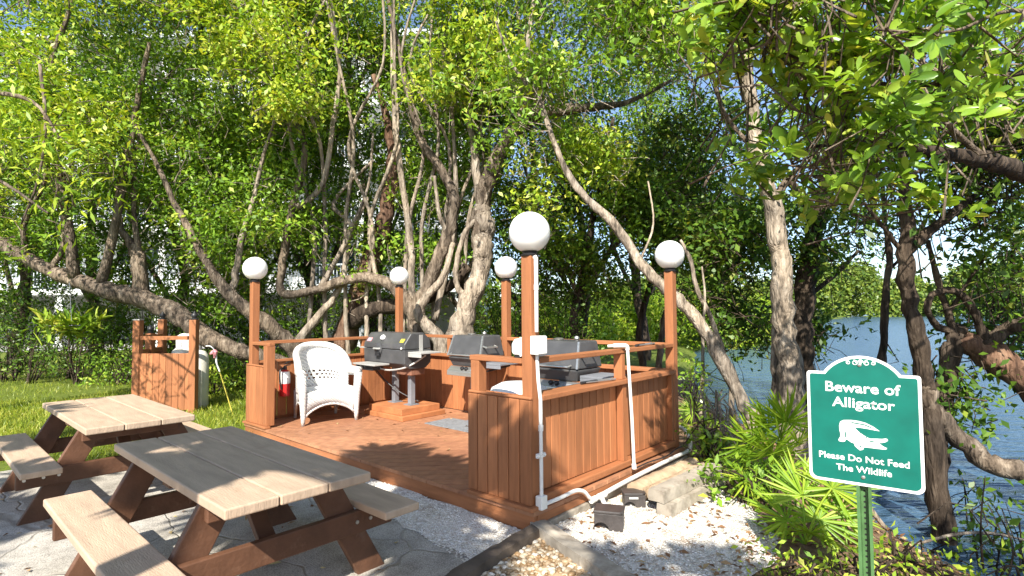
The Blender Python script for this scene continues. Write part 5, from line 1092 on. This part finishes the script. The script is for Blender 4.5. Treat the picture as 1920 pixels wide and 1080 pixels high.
# ---------------------------------------------------------------- shrubs
def shrub(name, label, px, d, wd, z0, z1, mat, n, per=18, L=.08, W=.036, stems=5, group=None, cat='shrub', bk=None, thr=-.4, zoff=0):
    b = at(px, 600, d); b.z = gz(b.x, b.y)
    t = thing(name, label, cat, b, group); mb = MB(); tops = []
    for k in range(stems):
        a = random.uniform(0, 6.28); r = random.uniform(.2, .8)*wd; top = b+RH*(math.cos(a)*r)+FH*(math.sin(a)*r*.6)+Vector((0,0,z0+(z1-z0)*random.uniform(.5, .95)))
        s = b+Vector((math.cos(a)*.08*wd, math.sin(a)*.08*wd, -.05)); m_ = (s+top)/2+Vector((random.gauss(0,.08), random.gauss(0,.08), .1))
        p, rr = smoothpts([s, m_, top], [.008+.010*wd, .006+.006*wd, .004], 4); mb.tube(p, rr, 6, jit=.08); tops += p[2:]
    obj('stem', mb, bk or B_dark, t, smooth='all')
    C = []
    while len(C) < n:
        a = random.uniform(0, 6.28); r = math.sqrt(random.random())*wd; q = b+RH*(math.cos(a)*r)+FH*(math.sin(a)*r*.7); zz = random.random()
        q.z = b.z+z0+(z1-z0)*zz*(1-.35*(r/wd)**2); C.append(tuple(q))
    C = np.array(C); C = C[vnoise(C*1.6) > thr]
    if len(C): crown(t, C, [mat, B_dark], per=per, spread=.10+.04*wd, L=L, W=W, stem=tops, name='foliage')
    return t
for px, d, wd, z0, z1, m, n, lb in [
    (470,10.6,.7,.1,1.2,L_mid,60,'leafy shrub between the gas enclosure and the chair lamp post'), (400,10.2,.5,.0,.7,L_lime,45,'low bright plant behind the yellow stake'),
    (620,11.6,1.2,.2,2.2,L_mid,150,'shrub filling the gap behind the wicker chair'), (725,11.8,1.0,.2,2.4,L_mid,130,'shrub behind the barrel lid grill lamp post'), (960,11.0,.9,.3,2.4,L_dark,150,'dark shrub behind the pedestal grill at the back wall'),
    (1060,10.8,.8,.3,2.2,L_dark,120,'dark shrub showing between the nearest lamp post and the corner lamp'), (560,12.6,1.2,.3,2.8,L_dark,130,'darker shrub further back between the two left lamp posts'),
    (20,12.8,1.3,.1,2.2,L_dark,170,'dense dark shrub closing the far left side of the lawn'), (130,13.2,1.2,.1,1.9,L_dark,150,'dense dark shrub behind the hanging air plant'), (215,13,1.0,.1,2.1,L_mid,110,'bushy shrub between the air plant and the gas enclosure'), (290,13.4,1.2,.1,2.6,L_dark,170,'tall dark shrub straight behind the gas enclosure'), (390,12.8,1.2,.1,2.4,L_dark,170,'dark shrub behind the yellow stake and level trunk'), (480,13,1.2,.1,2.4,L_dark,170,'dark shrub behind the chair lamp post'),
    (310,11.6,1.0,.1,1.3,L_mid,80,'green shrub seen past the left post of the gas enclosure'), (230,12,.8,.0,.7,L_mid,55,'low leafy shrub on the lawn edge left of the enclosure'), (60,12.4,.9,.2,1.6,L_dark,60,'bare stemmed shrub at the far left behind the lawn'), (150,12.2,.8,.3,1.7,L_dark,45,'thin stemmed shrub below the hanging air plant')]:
    shrub('shrub', lb, px, d, wd, z0, z1, m, n, stems=9)
for px, py, n, wd, h, m, lb in [(1295,705,34,.25,.9,L_big,'glossy leaved shrub against the corner lamp post'), (1325,775,30,.25,.5,L_big,'low glossy shrub at the foot of the leaning tree'), (1395,850,26,.3,.35,L_mid,'small green plant by the exposed roots')]:
    b = gnd(px, py+90); shrub('bank_shrub', lb, px, (b-CAMP).dot(FW), wd, .05, h, m, n, per=14, L=.075, W=.032, stems=6)
for px, py, n, wd, h, lb in [(1480,1078,22,.3,.10,'low leafy ground plant left of the sign post'), (1600,1078,24,.25,.12,'low leafy ground plant at the foot of the sign post'), (1720,1074,18,.3,.12,'low leafy ground plant right of the sign post'), (1890,1075,22,.25,.16,'low leafy ground plant in the bottom right corner'), (1660,1040,10,.2,.12,'sprig of small leaves behind the sign post')]:
    b = gnd(px, py); shrub('ground_plant', lb, px, (b-CAMP).dot(FW), wd, .0, h, L_lime, n, per=12, L=.045, W=.018, stems=3, cat='plant')
for px, py, d, lb in [(1860,900,4.6,'bare sapling with few leaves standing in the water at right'), (1800,760,5.0,'leafy sapling in the shade under the curving trunk'), (1830,980,4.2,'thin sapling near the bottom right bank'), (1905,860,4.4,'upright twiggy sapling at the right edge')]:
    shrub('sapling', lb, px, d, .25, .2, 1.0, L_dark, 12, per=8, L=.075, W=.034, stems=3, cat='sapling')
# exposed roots and dead fronds by the leaning tree
b = gnd(1350, 860); t = thing('dead_palm_skirt', 'bleached dead fronds and roots hanging down the bank by the deck corner', 'roots', b)
for k in range(16):
    a = at(1310+random.uniform(-10,70), 735+random.uniform(-15,40), 6.3+random.uniform(-.3,.3)); e = at(1335+random.uniform(-15,75), 850+random.uniform(-30,20), 5.6+random.uniform(-.3,.3)); m_ = (a+e)/2+Vector((random.uniform(-.1,.1), random.uniform(-.1,.1), .1))
    p, r = smoothpts([a, m_, e], [.010, .014, .007], 5); mb = MB(); mb.tube(p, r, 6, jit=.1, flat=.5); obj('dead_frond', mb, B_pale, t, smooth='all')
for (pts, lb) in [([(1720,1020,4.0,6), (1790,1002,4.0,8), (1860,1000,4.1,7), (1930,1015,4.1,5)], 'pale fallen branch lying on the bank right of the sign'), ([(1610,900,3.9,10), (1630,950,3.9,12), (1660,990,3.9,10)], 'pale stick leaning behind the sign post')]:
    P, R_ = trace(pts); p, r = smoothpts(P, R_, 5); mb = MB(); mb.tube(p, r, 7, jit=.1); prop(obj('fallen_branch', mb, B_pale, None, smooth='all', loc=tuple(P[0])), lb, 'branch')
# air plant in a wire basket under the level trunk
c = at(128, 610, 9.6); t = thing('air_plant', 'spiky air plant in a wire basket hung under the level trunk', 'hanging plant', c)
nb = 420; D = rng.normal(size=(nb, 3)); D[:, 2] = D[:, 2]*.8+.35; V, F = leaves(np.tile(np.array(c), (nb, 1))+rng.normal(size=(nb, 3))*np.array([.2,.2,.06]), D, rng.normal(size=(nb, 3)), rng.uniform(.12, .34, nb), np.full(nb, .014), T_BIG); mesh_np('leaf_rosette', V, F, [L_lime], None, t)
mb = MB()
for k in range(5): r_ = .30-.05*k; mb.tube([(c.x+r_*math.cos(a), c.y+r_*math.sin(a), c.z-.04*k) for a in [i*math.pi/10 for i in range(21)]], .006, 5)
for k in range(3): a = k*2.094; mb.tube([(c.x+.3*math.cos(a), c.y+.3*math.sin(a), c.z), (c.x, c.y, c.z+.75)], .004, 4)
obj('wire_basket', mb, M_grey, t, smooth=True)

# ---------------------------------------------------------------- mangroves across the creek
for k, (px, d, wd, h) in enumerate([(960,24,2.4,3.0), (1060,25,2.4,2.6), (1150,27,2.8,3.0), (1250,26,2.6,2.3), (1340,29,2.8,2.6), (1430,31,2.6,3.2)]):
    shrub('mangrove_bush', 'sunlit yellow green mangrove bush on the bank across the creek', px, d, wd, -.1, h, L_palm if k % 2 else L_lime, 240, per=20, L=.22, W=.11, stems=7, group='mangrove bushes across the creek', bk=B_mid, thr=-.6)
C = []; 
for px in range(1150, 2150, 9):
    d = 135+random.uniform(-6, 25); hmax = 10.5+3.0*math.sin(px*.021)+1.8*math.sin(px*.067)
    for _ in range(46): z = hmax*random.random()**.7; q = at(px+random.uniform(-8, 8), 583, d+6*(z/hmax)); C.append((q.x, q.y, WATER_Z+.2+z))
C = np.array(C); n = len(C)*16; P = np.repeat(C, 16, 0)+rng.normal(size=(n, 3))*.75; V, F = leaves(P, rng.normal(size=(n, 3)), rng.normal(size=(n, 3))*.6+SUNV*.6+np.array([0,0,.4]), rng.uniform(.6, 1.3, n), rng.uniform(.4, .8, n))
prop(mesh_np('far_mangrove_shore', V, F, [L_far]), kind='stuff')
